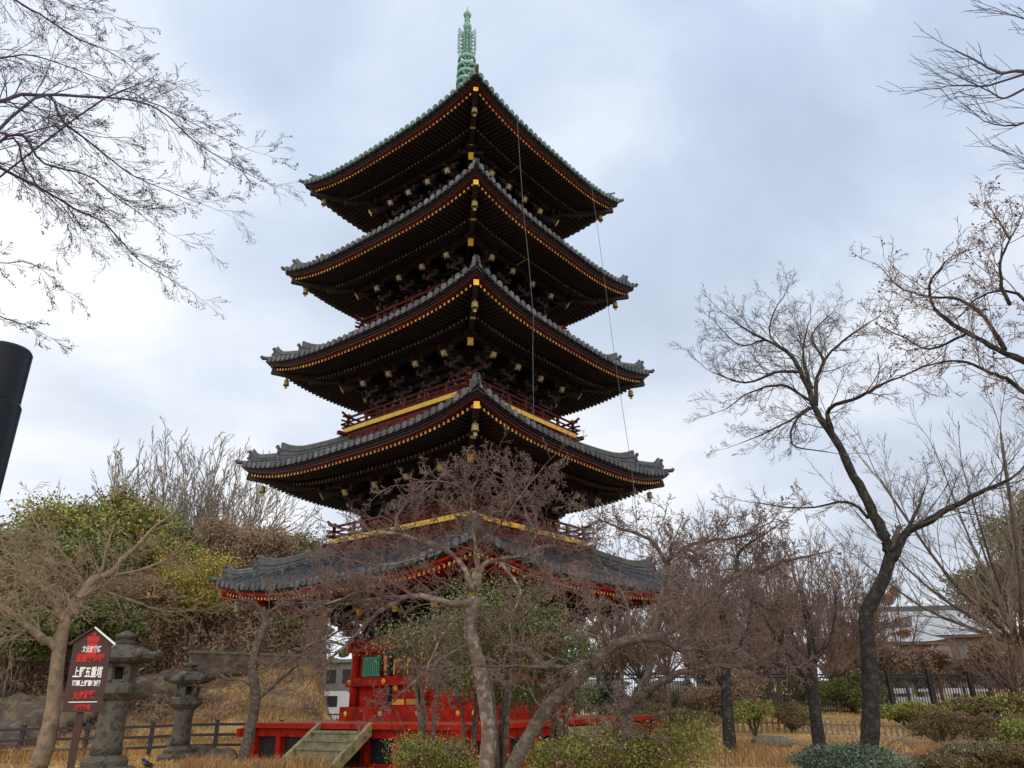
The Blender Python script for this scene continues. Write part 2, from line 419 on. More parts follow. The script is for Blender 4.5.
    for nm, wo, wi_lim, fn_, gw, rh in (('flying_rafters', E - .27, E - 1.48, s1, .088, .10), ('base_rafters', E - 1.30, B, s2, .095, .115)):
        mb = MB()
        for k in range(4):
            T = fk(k); n = int((wo - .1) / sp)
            for q in range(-n, n + 1):
                a = q * sp + .0; wi = max(wi_lim, abs(a) + .02)
                if wo - wi < .06: continue
                l = float(lift(i, a))
                zo, zi = ze + fn_(wo) + l, ze + fn_(wi) + l
                V = [(a - gw / 2, wo, zo - rh), (a + gw / 2, wo, zo - rh), (a + gw / 2, wi, zi - rh), (a - gw / 2, wi, zi - rh),
                     (a - gw / 2, wo, zo), (a + gw / 2, wo, zo), (a + gw / 2, wi, zi), (a - gw / 2, wi, zi)]
                mb.hexa(T(V), rmat)
                gh = gw * .5 - .008
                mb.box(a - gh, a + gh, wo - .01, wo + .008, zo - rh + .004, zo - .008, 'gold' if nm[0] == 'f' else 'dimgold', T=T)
        mb.build(nm, None, roof)
    # hip rafters
    for k in range(4):
        c = [(1, -1), (1, 1), (-1, 1), (-1, -1)][k]
        mb = MB(); l = LIFT[i]
        def q3(w, z): return (c[0] * w, c[1] * w, ze + z + float(lift(i, w)))
        mb.beam(q3(E - .22, -.40), q3(E - 1.4, -.42), .17, .24, 'wood' if not first else 'red')
        mb.beam(q3(E - 1.25, -.50), q3(B, .05), .18, .26, 'wood')
        mb.beam(q3(E - .212, -.40), q3(E - .222, -.40), .165, .235, 'gold')
        mb.beam(q3(E - 1.242, -.50), q3(E - 1.252, -.50), .17, .25, 'brass')
        mb.build('hip_rafter', None, roof)
    # purlin
    mb = MB(); pw = t['tw']
    pz = ze + s2(pw) - .17
    for k in range(4):
        mb.box(-pw - .25, pw + .25, pw - .075 - .001 * k, pw + .075, pz - .09 - .002 * k, pz + .07, 'wood', T=fk(k))
    mb.build('purlin', None, roof)
    # ---- body
    z0 = 1.12 if first else TI[i - 1]['ze'] + TI[i - 1]['H'] - .25
    zt = ze + s2(B) - .02
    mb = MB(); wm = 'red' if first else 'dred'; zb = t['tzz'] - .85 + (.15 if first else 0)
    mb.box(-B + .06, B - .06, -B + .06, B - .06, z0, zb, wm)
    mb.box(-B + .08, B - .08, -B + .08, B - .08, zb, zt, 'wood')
    body = mb.build('body', None, pg)
    mb = MB()
    for k in range(4):
        T = fk(k)
        for a in (-B, -B / 3, B / 3):
            P = T([(a, B, z0 + (0 if first else .2)), (a, B, zb)])
            mb.tube(P, .15, 12, wm)
    mb.build('columns', None, body, True)
    mb = MB()
    for k in range(4):
        T = fk(k); e = .003 * k
        mb.box(-B - .3, B + .3, B - .05, B + .13 - e, zb - .30 - e, zb - .12 - e, wm, T=T)
        mb.box(-B - .35, B + .35, B - .15, B + .2 - e, zb - .10 - e, zb + .0 - e, wm, T=T)
        if not first:
            mb.box(-B - .2, B + .2, B - .05, B + .16 - e, z0 + .75 - e, z0 + .9 - e, wm, T=T)
    mb.build('tie_beams', None, body)
    # ---- bracket sets and tail rafters (child of body)
    def bracket():
        b = MB(); zz = zb + .02; H = t['tzz'] + .25 - zb
        reach = pw - B
        b.hexa([(-.13, B - .13, zz), (.13, B - .13, zz), (.13, B + .13, zz), (-.13, B + .13, zz), (-.19, B - .19, zz + .2), (.19, B - .19, zz + .2), (.19, B + .19, zz + .2), (-.19, B + .19, zz + .2)], 'wood')
        for st in range(3):
            w = B + reach * (st + 1) / 3.2; z = zz + .14 + st * (H - .1) / 3.4
            b.box(-.055, .055, B, w + .12, z, z + .13, 'wood')
            b.box(-.42 + .06 * st, .42 - .06 * st, w - .05, w + .05, z + .15, z + .26, 'wood')
            for x in (-.36 + .06 * st, 0, .36 - .06 * st):
                zz2 = z + .27
                b.hexa([(x - .055, w - .06, zz2), (x + .055, w - .06, zz2), (x + .055, w + .06, zz2), (x - .055, w + .06, zz2), (x - .085, w - .09, zz2 + .09), (x + .085, w - .09, zz2 + .09), (x + .085, w + .09, zz2 + .09), (x - .085, w + .09, zz2 + .09)], 'bracket' if not first else 'greyblue')
            if st < 2: b.box(-.05, .05, w + .12, w + .15, z - .005, z + .125, 'bracket')
        return b
    bm_ = None; tm_ = None
    for k in range(4):
        for a in (-B, -B / 3, B / 3, B):
            if bm_ is None:
                b = bracket()
                V = np.concatenate(b.v); V[:, 1] *= -1; b.v = [V]
                b.f4 = [f[:, ::-1] for f in b.f4]; bm_ = b.mesh('bracket_set')
                tb = MB()
                tb.beam((0, -(pw - 1.5), .62), (0, -pw, .02), .14, .19, 'wood')
                tb.beam((0, -(pw - .02), .03), (0, -(pw + .07), -.01), .165, .215, 'white' if i > 1 else 'gold')
                tb.box(-.09, .09, -pw + .05, -pw + .27, .12, .24, 'dred')
                tb.box(-.45, .45, -pw + .1, -pw + .2, .26, .36, 'wood')
                tb.box(-.045, .045, -pw - .28, -pw + .3, .15, .23, 'wood')
                tm_ = tb.mesh('tail_rafter')
            for nm, me, z in (('bracket_set', bm_, 0), ('tail_rafter', tm_, t['tzz'])):
                o = bpy.data.objects.new(nm, me); COL.objects.link(o); o.parent = body
                ang = k * math.pi / 2; o.rotation_euler = (0, 0, ang)
                o.location = (a * math.cos(ang), a * math.sin(ang), z)
        # corner tail rafter with gilded ends
        c = [(1, -1), (1, 1), (-1, 1), (-1, -1)][k]; cb = MB(); cw = pw + .03
        cb.beam((c[0] * (cw - 1.2), c[1] * (cw - 1.2), t['tzz'] + .85), (c[0] * cw, c[1] * cw, t['tzz'] + .08), .17, .24, 'wood')
        cb.beam((c[0] * (cw + .001), c[1] * (cw + .001), t['tzz'] + .079), (c[0] * (cw + .015), c[1] * (cw + .015), t['tzz'] + .066), .19, .26, 'gold')
        cb.beam((c[0] * (cw - 1.2), c[1] * (cw - 1.2), t['tzz'] + 1.05), (c[0] * (cw + .1), c[1] * (cw + .1), t['tzz'] + .62), .16, .2, 'wood')
        cb.beam((c[0] * (cw + .101), c[1] * (cw + .101), t['tzz'] + .619), (c[0] * (cw + .115), c[1] * (cw + .115), t['tzz'] + .612), .19, .24, 'gold')
        cb.lathe([(.10, 0), (.22, .08), (.22, .16), (.12, .24)], 10, (c[0] * (cw - .02), c[1] * (cw - .02), t['tzz'] + .84), 'wood')
        for a_ in (-1, 1):
            p = np.array([c[0] * (cw - .15), c[1] * (cw - .15), t['tzz'] + .42]); sd = np.array([-c[1], c[0], 0]) / 1.414
            q_ = p + sd * a_ * .45
            cb.beam(p, q_, .1, .14, 'wood')
            cb.beam(q_, q_ + sd * a_ * .04, .12, .16, 'dred')
        cb.build('corner_tail_rafter', None, body)
    # ---- intermediate struts on the wall between bracket sets
    mb = MB()
    for k in range(4):
        T = fk(k)
        for a in (-2 * B / 3, 0, 2 * B / 3):
            for s in (-1, 1):
                V = [(a + s * .05, B + .02, zb + .42), (a + s * .30, B + .02, zb + .02), (a + s * .38, B + .02, zb + .02), (a + s * .12, B + .02, zb + .46)]
                V2 = [(x, y + .08, z) for x, y, z in V]
                mb.hexa(T(V + V2), 'greyblue')
            mb.box(a - .1, a + .1, B + .02, B + .13, zb + .42, zb + .55, 'dred', T=T)
        mb.box(-B, B, B + .03, B + .13 - .003 * k, zb + .56 - .002 * k, zb + .68 - .002 * k, 'wood', T=T)
        mb.box(-B, B, B + .02, B + .12 - .003 * k, zb + .9 - .002 * k, zb + 1.02 - .002 * k, 'wood', T=T)
    mb.build('frog_leg_struts', None, body)
    # ---- balcony
    if i > 1:
        bz = {2: 6.92, 3: 11.05, 4: 15.15, 5: 19.2}[i]; bh = {2: 3.27, 3: 3.12, 4: 2.95, 5: 2.7}[i]
        mb = MB(); zl = float(roofz(i - 1, min(bh - .2, TI[i - 1]['Tw'] + .5), 0)) - .55
        mb.box(-bh + .10, bh - .10, -bh + .10, bh - .10, zl, bz - .17, 'dred')
        bal = mb.build('balcony', None, pg)
        mb = MB()
        for k in range(4):
            T = fk(k); e = .003 * k
            mb.box(-bh - .38, bh + .38, bh - .22, bh - .08, bz - .31 - e, bz - .18 - e, 'dred', T=T)
            mb.box(-bh + .0, bh + .0, bh - .05, bh + .03 - e, bz - .165 - e, bz - .005 - e, 'gold', T=T)
            for q in range(9):
                a = -bh + .3 + q * (2 * bh - .6) / 8
                mb.box(a - .06, a + .06, bh - .3, bh - .03, bz - .40, bz - .34, 'dred', T=T)
                if q < 8: mb.box(a + .3, a + .312, bh + .03, bh + .034, bz - .16, bz - .02, 'brass', T=T)
        mb.box(-bh + .04, bh - .04, -bh + .04, bh - .04, bz - .163, bz - .02, 'dred')
        mb.build('edge_beam', None, bal)
        mb = MB()
        for k in range(4):
            T = fk(k); w = bh - .1
            for z, rr in ((.10, .045), (.27, .035), (.46, .045)):
                P = [(-bh - .22, w, bz + z + (.14 if z > .4 else 0)), (-bh + .05, w, bz + z + .02), (-bh + .4, w, bz + z), (bh - .4, w, bz + z), (bh - .05, w, bz + z + .02), (bh + .22, w, bz + z + (.14 if z > .4 else 0))]
                mb.tube(T(P), rr, 6, 'dred')
            for q in range(7):
                a = -w + q * 2 * w / 6
                mb.box(a - .045, a + .045, w - .045, w + .045, bz, bz + (.44 if q % 6 else .56), 'dred', T=T)
                if q % 6 == 0: mb.box(a - .055, a + .055, w - .055, w + .055, bz + .48, bz + .58, 'gold', T=T)
        mb.build('railing', None, bal)
# ---- roof-5 spire
sp_ = MB(); pz5 = TI[5]['ze'] + TI[5]['H']
sp_.box(-.55, .55, -.55, .55, pz5 - .35, pz5 + .35); sp_.box(-.65, .65, -.65, .65, pz5 + .35, pz5 + .45)
sp_.lathe([(.50, .45), (.52, .6), (.40, .82), (.16, .92), (.3, 1.0), (.42, 1.12), (.2, 1.2)], 20, (0, 0, pz5))
sp_.tube([(0, 0, pz5 + .9), (0, 0, 32.6)], .115, 12)
spire = sp_.build('spire', 'patina', pg, False)
mb = MB()
z9 = [25.95 + q * .475 for q in range(9)]
for q, z in enumerate(z9):
    r = .60 - .022 * q
    rg = MB()
    rg.lathe([(r - .075, -.09), (r, -.12), (r + .015, 0), (r, .12), (r - .075, .09), (r - .09, 0), (r - .075, -.06)], 24, (0, 0, z))
    rg.fn = []; rg.mn = []
    for a in range(8):
        an = a * math.pi / 4; rg.beam((.05 * math.cos(an), .05 * math.sin(an), z), ((r - .05) * math.cos(an), (r - .05) * math.sin(an), z), .07, .03)
    rg.lathe([(.12, -.12), (.15, 0), (.12, .12)], 10, (0, 0, z))
    for a in range(8):
        an = (a + .5) * math.pi / 4; rg.lathe([(.015, -.2), (.035, -.18), (.02, -.09), (.008, -.06)], 6, (r * math.cos(an), r * math.sin(an), z))
    rg.build('spire_ring', 'patina', spire, True)
# openwork flame: four fins
fl = MB()
for a in range(8):
    an = a * math.pi / 4 + math.pi / 8; dr = np.array([math.cos(an), math.sin(an), 0])
    rq = random.Random(a)
    def pt(r, z): return dr * r + np.array([0, 0, z])
    fl.tube([pt(.40, 30.25), pt(.43, 30.7), pt(.40, 31.2), pt(.43, 31.65)], .03, 4)
    fl.tube([pt(.08, 30.2), pt(.25, 30.15), pt(.40, 30.25)], .03, 4)
    fl.tube([pt(.08, 31.35), pt(.25, 31.5), pt(.43, 31.65)], .025, 4)
    for q in range(5):
        z = 30.35 + q * .25
        fl.tube([pt(.09, z), pt(.2, z + .10), pt(.3, z - .02), pt(.41, z + .12)], .022, 4)
        t_ = [pt(.25 + .07 * math.cos(b), z + .07 + .07 * math.sin(b)) for b in np.linspace(0, 5.5, 8)]
        fl.tube(t_, .018, 4)
        fl.tube([pt(.42, z), pt(.48, z + .08), pt(.45, z + .17)], [.02, .018, .008], 4)
fl.build('spire_flame', 'patina', spire)
fl = MB()
fl.lathe([(.05, -.3), (.12, -.26), (.19, -.12), (.20, 0), (.14, .13), (.07, .2)], 16, (0, 0, 32.0))
fl.lathe([(.10, -.12), (.15, -.05), (.10, .02)], 14, (0, 0, 32.38))
fl.lathe([(.06, -.2), (.17, -.12), (.2, 0), (.15, .11), (.06, .22), (.03, .36), (.012, .62)], 16, (0, 0, 32.75))
fl.build('spire_jewel', 'patina', spire, True)

# ---- first storey dressing
B = TI[1]['B']
mb = MB()
for k in range(4):
    T = fk(k); e = .003 * k
    mb.box(-B - .32, B + .32, B - .1, B + .30 - e, 1.115 - e, 1.52 - e, 'red', T=T)
    mb.box(-B - .2, B + .2, B - .1, B + .22 - e, 2.12 - e, 2.38 - e, 'red', T=T)
    for a in (-B, -B / 3, B / 3, B):
        for z, w in ((1.32, B + .30), (2.25, B + .22)):
            mb.lathe([(.085, 0), (.085, .02), (.03, .05)], 10, (0, 0, 0), 'gold')
            V = mb.v.pop(); V = np.stack([V[:, 0] + a, w + V[:, 2] - .004 - e, V[:, 1] + z], 1); mb.v.append(T(V))
base_beams = mb.build('ground_beams', None, None)
base_beams.parent = [o for o in pg.children if o.name.startswith('body')][0]
body1 = base_beams.parent
for k in range(4):
    T = fk(k)
    mb = MB()
    mb.box(-B / 3 + .16, B / 3 - .16, B - .02, B + .03, 1.5, 3.0, 'red', T=T)
    for s in (-1, 1):
        mb.box(s * .02, s * (B / 3 - .22), B + .03, B + .05, 2.42, 2.92, 'dred', T=T)
        # gilt ornament: medallion
        mb.lathe([(.17, 0), (.17, .02), (.05, .035)], 12, (0, 0, 0), 'red')
        V = mb.v.pop(); V = np.stack([V[:, 0] + s * .31, B + .05 + V[:, 2], V[:, 1] + 2.68], 1); mb.v.append(T(V))
        mb.box(s * .05, s * (B / 3 - .24), B + .05, B + .062, 2.80, 2.90, 'gold', T=T)
        mb.box(s * .50, s * .56, B + .05, B + .062, 2.45, 2.8, 'gold', T=T)
        mb.box(s * .04, s * .10, B + .05, B + .062, 2.45, 2.8, 'gold', T=T)
        mb.box(s * .05, s * (B / 3 - .24), B + .03, B + .045, 1.56, 1.72, 'gold', T=T)
        mb.lathe([(.09, 0), (.09, .03), (.03, .05)], 10, (0, 0, 0), 'gold')
        V = mb.v.pop(); V = np.stack([V[:, 0] + s * .42, B + .05 + V[:, 2], V[:, 1] + 2.05], 1); mb.v.append(T(V))
    mb.box(-B / 3, B / 3, B + .1, B + .2, 3.0, 3.16, 'black', T=T)
    for s in (-1, 1):
        mb.box(s * (B / 3 - .2), s * (B / 3 - .08), B + .02, B + .17, 1.52, 2.99, 'black', T=T)
        mb.box(s * (B / 3 - .07), s * (B / 3 + .10), B + .14, B + .18, 2.82, 3.06, 'gold', T=T)
        mb.box(s * (B / 3 - .05), s * (B / 3 + .06), B + .14, B + .175, 2.55, 2.82, 'gold', T=T)
    mb.build('door', None, body1)
    for s in (-1, 1):
        mb = MB(); a0 = s * 2 * B / 3
        mb.box(a0 - .46, a0 + .46, B - .03, B + .02, 2.42, 3.05, 'black', T=T)
        for q in range(9):
            a = a0 - .36 + q * .09
            mb.box(a - .03, a + .03, B + .02, B + .06, 2.46, 2.98, 'green', T=T)
        mb.box(a0 - .42, a0 + .42, B + .02, B + .045, 2.42, 2.47, 'green', T=T); mb.box(a0 - .42, a0 + .42, B + .02, B + .045, 2.96, 3.0, 'green', T=T)
        mb.build('lattice_window', None, body1)
    mb = MB(); mb.box(-B - .25, B + .25, B - .05, B + .16 - .003 * k, 3.17 - .002 * k, 3.32 - .002 * k, 'red', T=T)
    mb.box(-B - .1, B + .1, B + .02, B + .1 - .003 * k, 3.325, 3.38, 'greyblue', T=T)
    mb.build('lintel', None, body1)

# ---- platform (verandah) and stairs
P_ = 4.79
mb = MB()
mb.box(-P_, P_, -P_, P_, .965, 1.11, 'deck')
plat = mb.build('platform', None, pg)
mb = MB()
for k in range(4):
    T = fk(k); e = .003 * k
    mb.box(-P_ - .42, P_ + .42, P_ - .36, P_ - .18 - e, .72 - e, .96 - e, 'red', T=T)
    mb.box(-P_ + .05, P_ - .05, P_ - .30, P_ - .21 - e, .0, .1, 'red', T=T)
    mb.box(-P_ - .004, P_ + .004, P_ - .2, P_ + .004 + e, .975 - e, 1.095 - e, 'red', T=T)
    for q in range(8):
        if q in (3, 4): pass
        a = -P_ + .27 + q * (2 * P_ - .54) / 7
        if q < 7: mb.box(a - .11, a + .11, P_ - .38, P_ - .16 - e, 0, .72, 'red', T=T)
mb.build('frame', None, plat)
for k in range(4):
    T = fk(k)
    for q in range(7):
        a = -P_ + .27 + (q + .5) * (2 * P_ - .54) / 7; h = (2 * P_ - .54) / 14 - .14
        mb = MB(); mb.box(a - h, a + h, P_ - .40, P_ - .36, .08, .70, 'black', T=T)
        n = 12
        for j in range(n):
            x = a - h + (j + .5) * 2 * h / n
            mb.box(x - .022, x + .022, P_ - .36, P_ - .31, .10, .70, 'iron', T=T)
        mb.build('lattice_panel', None, plat)
for k in range(4):
    T = fk(k); mb = MB()
    sw = 1.02
    for j in range(5):
        z = .92 - j * .2; w = P_ + .02 + j * .26
        mb.box(-sw, sw, w, w + .30, z - .06, z, 'stair', T=T)
        mb.box(-sw, sw, w + .23, w + .26, z - .2, z - .062, 'stair', T=T)
    st = mb.build('stairs', None, pg)
    for s in (-1, 1):
        sg = MB(); a0, a1 = s * (sw + .005), s * (sw + .14)
        V = [(a0, P_ + .01, .80), (a1, P_ + .01, .80), (a1, P_ + 1.5, -.30), (a0, P_ + 1.5, -.30), (a0, P_ + .01, 1.13), (a1, P_ + .01, 1.13), (a1, P_ + 1.5, .03), (a0, P_ + 1.5, .03)]
        sg.hexa(T(V), 'stringer'); sg.build('stringer', None, st)

# ---- wind bells hanging from the corners (things of their own)
def bell_proto():
    b = MB()
    b.lathe([(.10, .30), (.13, .28), (.135, .15), (.15, .03), (.155, 0), (.13, .0), (.12, .25)], 12, (0, 0, -.42))
    bo = b.build('wind_bell', 'brass', None, True)
    h = MB(); h.tube([(0, 0, 0), (0, 0, -.13)], .014, 5); h.lathe([(.02, 0), (.05, .02), (.02, .05)], 8, (0, 0, -.15)); ho = h.build('hook', 'brass', bo)
    c = MB(); c.tube([(0, 0, -.2), (0, 0, -.48)], .008, 4); c.box(-.07, .07, -.004, .004, -.60, -.47); co_ = c.build('clapper', 'brass', bo)
    return bo
bell0 = bell_proto(); used = False
ordn = {1: 'lowest', 2: 'second', 3: 'third', 4: 'fourth', 5: 'topmost'}
rt = Matrix.Rotation(pg.rotation_euler[2], 4, 'Z')
for i in range(1, 6):
    for c, w_ in (((1, -1), 'nearest'), ((-1, -1), 'left'), ((1, 1), 'right')):
        o = bell0 if not used else copy_tree(bell0); used = True
        w = TI[i]['E'] - .62; z = TI[i]['ze'] + float(lift(i, w)) - .54
        p = rt @ Vector((c[0] * w, c[1] * w, z)); o.location = (p.x, p.y + 27, p.z)
        o.scale = (.74, .74, .74); tag(o, 'gilded wind bell under the %s corner of the %s pagoda roof' % (w_, {1: 'lowest', 2: 'second lowest', 3: 'middle', 4: 'second highest', 5: 'topmost'}[i]), 'wind bell', 'wind bells under the roof corners')
# ---- lightning cables
def PL(a, w, z, k=1):
    v = fk(k)([(a, w, z)])[0]; p = rt @ Vector(v); return (p.x, p.y + 27, p.z)
for nm, pts in (('thicker cable hanging down the right side from top roof to balcony railing', [(-2.73, 5.0, 21.45), (-2.76, 5.12, 19.2), (-2.85, 5.28, 17.05), (-2.8, 5.4, 15.2), (-2.75, 5.5, 13.0), (-2.72, 5.42, 12.0), (-2.70, 5.38, 10.6), (-2.70, 5.36, 9.6)]),
                ('thin cable hanging near the right corners down past four roofs', [(2.31, 5.0, 21.5), (2.29, 5.28, 17.3), (2.27, 5.52, 13.25), (2.32, 5.82, 9.1), (2.32, 5.9, 6.), (2.32, 6.1, 5.0)])):
    mb = MB(); mb.tube([PL(*p) for p in pts], .009, 5)
    for a, w, z in pts[:4]: mb.tube([PL(a, w, z), PL(a, w - .5, z - .08)], .012, 4)
    o = mb.build('lightning_cable', 'wire'); tag(o, nm, 'cable')
print('pagoda done')

# ================================================================== TREES
def norm(v): return v / (np.linalg.norm(v) + 1e-12)
def perp_dir(d, ang, az):
    x, y, z = float(d[0]), float(d[1]), float(d[2])
    if abs(z) < .9: ux, uy, uz = y, -x, 0.   # d x Z
    else: ux, uy, uz = 0., z, -y             # d x X
    l = math.sqrt(ux * ux + uy * uy + uz * uz) + 1e-12; ux /= l; uy /= l; uz /= l
    vx, vy, vz = y * uz - z * uy, z * ux - x * uz, x * uy - y * ux
    c, s = math.cos(ang), math.sin(ang); ca, sa = math.cos(az) * s, math.sin(az) * s
    return [x * c + ux * ca + vx * sa, y * c + uy * ca + vy * sa, z * c + uz * ca + vz * sa]
def nz3(v):
    l = math.sqrt(v[0] * v[0] + v[1] * v[1] + v[2] * v[2]) + 1e-12
    return [v[0] / l, v[1] / l, v[2] / l]
class Tree:
    def __init__(s, name, label, cat='tree', group=None, seed=1, bark='bark', twig='twiggrey', upb=.1, wig=.22, dens=3.0, ang=(30, 60), minr=.004, lev=3, ratio=.5, pods=None, podsize=.03, podp=.3, flat=0., seg=.16, maxseg=9, bias=(0, 0, 0), gn=.8):
        s.__dict__.update(locals()); s.rn = random.Random(seed); s.t = MB(); s.l = MB(); s.c = MB(); s.p = MB(); s.name = name
        s.label = label; s.tips = []; s.bias_ = tuple(float(v) * .2 for v in bias)
    def twg(s, p, d, L, r, lev):
        rn = s.rn; g = rn.gauss; n = max(2, min(s.maxseg, int(L / s.seg) + 1)); st = L / n; wg = s.wig; bx_, by_, bz_ = s.bias_
        p = (float(p[0]), float(p[1]), float(p[2])); P = [p]; x, y, z = float(d[0]), float(d[1]), float(d[2])
        for k in range(n):
            x += g(0, wg) + bx_; y += g(0, wg) + by_; z += g(0, wg * .8) + s.upb + bz_
            l = math.sqrt(x * x + y * y + z * z) + 1e-9; x /= l; y /= l; z /= l
            p = (p[0] + x * st, p[1] + y * st, p[2] + z * st); P.append(p)
        r1 = max(s.minr * .7, r * .35); rs = [r + (r1 - r) * k / n for k in range(n + 1)]
        s.c.thin(P, rs, 5 if r > .02 else 3)
        if lev > 0: s.kids(P, rs, L, lev)
        if lev <= 1: s.tips.append((P[-1], (x, y, z)))
    def kids(s, P, rs, L, lev, start=.15):
        rn = s.rn; k = len(P) - 1; u_ = rn.random
        cnt = max(1, int(s.dens * (1 if lev > 1 else .72) * (1 + u_() * .5)))
        for q in range(cnt):
            t = min(start + (1 - start) * (q + u_()) / cnt, .999)
            f = t * k; i = int(f); u = f - i; A = P[i]; B_ = P[i + 1]
            p = [A[j] * (1 - u) + B_[j] * u for j in range(3)]; r = rs[i] * (1 - u) + rs[i + 1] * u
            d = nz3([B_[j] - A[j] for j in range(3)])
            nd = perp_dir(d, R(s.ang[0] + (s.ang[1] - s.ang[0]) * u_()), u_() * 6.283)
            if s.flat: nd[2] *= 1 - s.flat; nd = nz3(nd)
            s.twg(p, nd, s.ratio * L * (.6 + .55 * u_()) * (1 - .35 * t), max(s.minr, r * .52), lev - 1)
    def limb(s, pts, r0, r1, kid=None, lev=None, klen=1., trunk=False, dens=None, start=.1, n=8, sub=4):
        """pts: world points; smooth through them (Catmull-Rom) with a little wander"""
        P = np.array(pts, float); Q = []
        Pe = np.concatenate([[2 * P[0] - P[1]], P, [2 * P[-1] - P[-2]]])
        for i in range(1, len(Pe) - 2):
            for t in np.linspace(0, 1, sub, endpoint=False):
                a, b, c, d = Pe[i - 1:i + 3]
                Q.append(.5 * ((2 * b) + (-a + c) * t + (2 * a - 5 * b + 4 * c - d) * t * t + (-a + 3 * b - 3 * c + d) * t ** 3))
        Q.append(P[-1]); Q = np.array(Q)
        rs = np.linspace(r0, r1, len(Q)) * (1 + np.array([s.rn.gauss(0, .025 if trunk else .06) for _ in Q]))
        of = np.zeros(3)
        for i in range(1, len(Q) - 1):
            a_ = s.gn * (.03 * rs[i] if trunk else rs[i] * .2 + .006)
            of = of * .55 + np.array([s.rn.gauss(0, a_), s.rn.gauss(0, a_), s.rn.gauss(0, a_)]); Q[i] = Q[i] + of
        (s.t if trunk else s.l).tube(Q, rs, n)
        if kid:
            L = klen
            rn = s.rn
            for q in range(kid):
                t = start + (1 - start) * (q + rn.random()) / kid; f = min(t, .999) * (len(Q) - 1); i = int(f)
                p = Q[i]; d = norm(Q[i + 1] - Q[i]); nd = perp_dir(d, R(rn.uniform(*s.ang)), rn.uniform(0, 6.283))
                if s.flat: nd[2] *= 1 - s.flat; nd = norm(nd)
                s.twg(p, nd, L * rn.uniform(.6, 1.2) * (1 - .35 * t), max(s.minr, min(rs[i] * .5, L * .0105)), s.lev if lev is None else lev)
            s.twg(Q[-1], norm(Q[-1] - Q[-2]), L * .8, max(s.minr, r1 * .9), s.lev if lev is None else lev)
        return Q
    def done(s, base):
        e = empty(s.name, tuple(map(float, base)), 0, s.label, s.cat, s.group)
        def fin(mb, nm, m, sm_):
            if not mb.n and not mb.q: return
            mb.flush(); mb.v = [np.concatenate(mb.v) - np.array(base, float)]
            mb.build(nm, m, e, sm_)
        fin(s.t, 'trunk', s.bark, True); fin(s.l, 'branches', s.bark, True)
        if s.pods:
            rn = s.rn
            for p, d in s.tips:
                if rn.random() < s.podp:
                    for _ in range(rn.randint(1, 3)):
                        q = p + np.array([rn.gauss(0, s.podsize), rn.gauss(0, s.podsize), rn.gauss(0, s.podsize)])
                        z = s.podsize * rn.uniform(.5, 1.2)
                        V = [q + np.array(v) * z * rn.uniform(.6, 1) for v in ((1, 0, -.4), (-.6, .8, -.3), (-.5, -.9, -.2), (0, 0, 1))]
                        s.p.addq(V, T=[(0, 1, 3), (1, 2, 3), (2, 0, 3), (0, 2, 1)])
            fin(s.p, 'foliage', s.pods, False)  # bits at the twig tips: seed pods, and dry leaves on the darker trees
        fin(s.c, 'crown', s.twig, False)
        return e
def PX(l, d):
    """pixel polyline at ground distance d (or per-point distances)"""
    return [W(p[0], p[1], p[2] if len(p) > 2 else d) for p in l]

def leaf_cloud(mb, blobs, n, size, seed, m=None, elong=1.6, shell=.5):
    """blobs: (centre, radii). leaf quads spread through uneven ellipsoids"""
    g = np.random.default_rng(seed)
    vol = np.array([b[1][0] * b[1][1] * b[1][2] for b in blobs]) ** .67; vol = vol / vol.sum()
    cnt = g.multinomial(n, vol)
    for (c, r), k in zip(blobs, cnt):
        if k == 0: continue
        # sub clumps
        nc = max(6, int(14 * shell * 2)); cd = g.normal(size=(nc, 3)); cd /= np.linalg.norm(cd, axis=1)[:, None]
        cc = cd * (shell + (1 - shell) * g.random((nc, 1)) ** .5) * np.array(r) * .85
        idx = g.integers(0, nc, k)
        off = g.normal(size=(k, 3)) * np.array(r) * .27
        P = np.array(c) + cc[idx] + off
        a = g.normal(size=(k, 3)); a /= np.linalg.norm(a, axis=1)[:, None]
        b = np.cross(a, g.normal(size=(k, 3))); b /= np.linalg.norm(b, axis=1)[:, None]
        s = size * (.45 + 1.1 * g.random((k, 1)) ** 1.3)
        V = np.stack([P - a * s * elong / 2, P + b * s / 2, P + a * s * elong / 2, P - b * s / 2], 1).reshape(-1, 3)
        mb.addq(V, np.arange(4 * k).reshape(-1, 4), m=m)

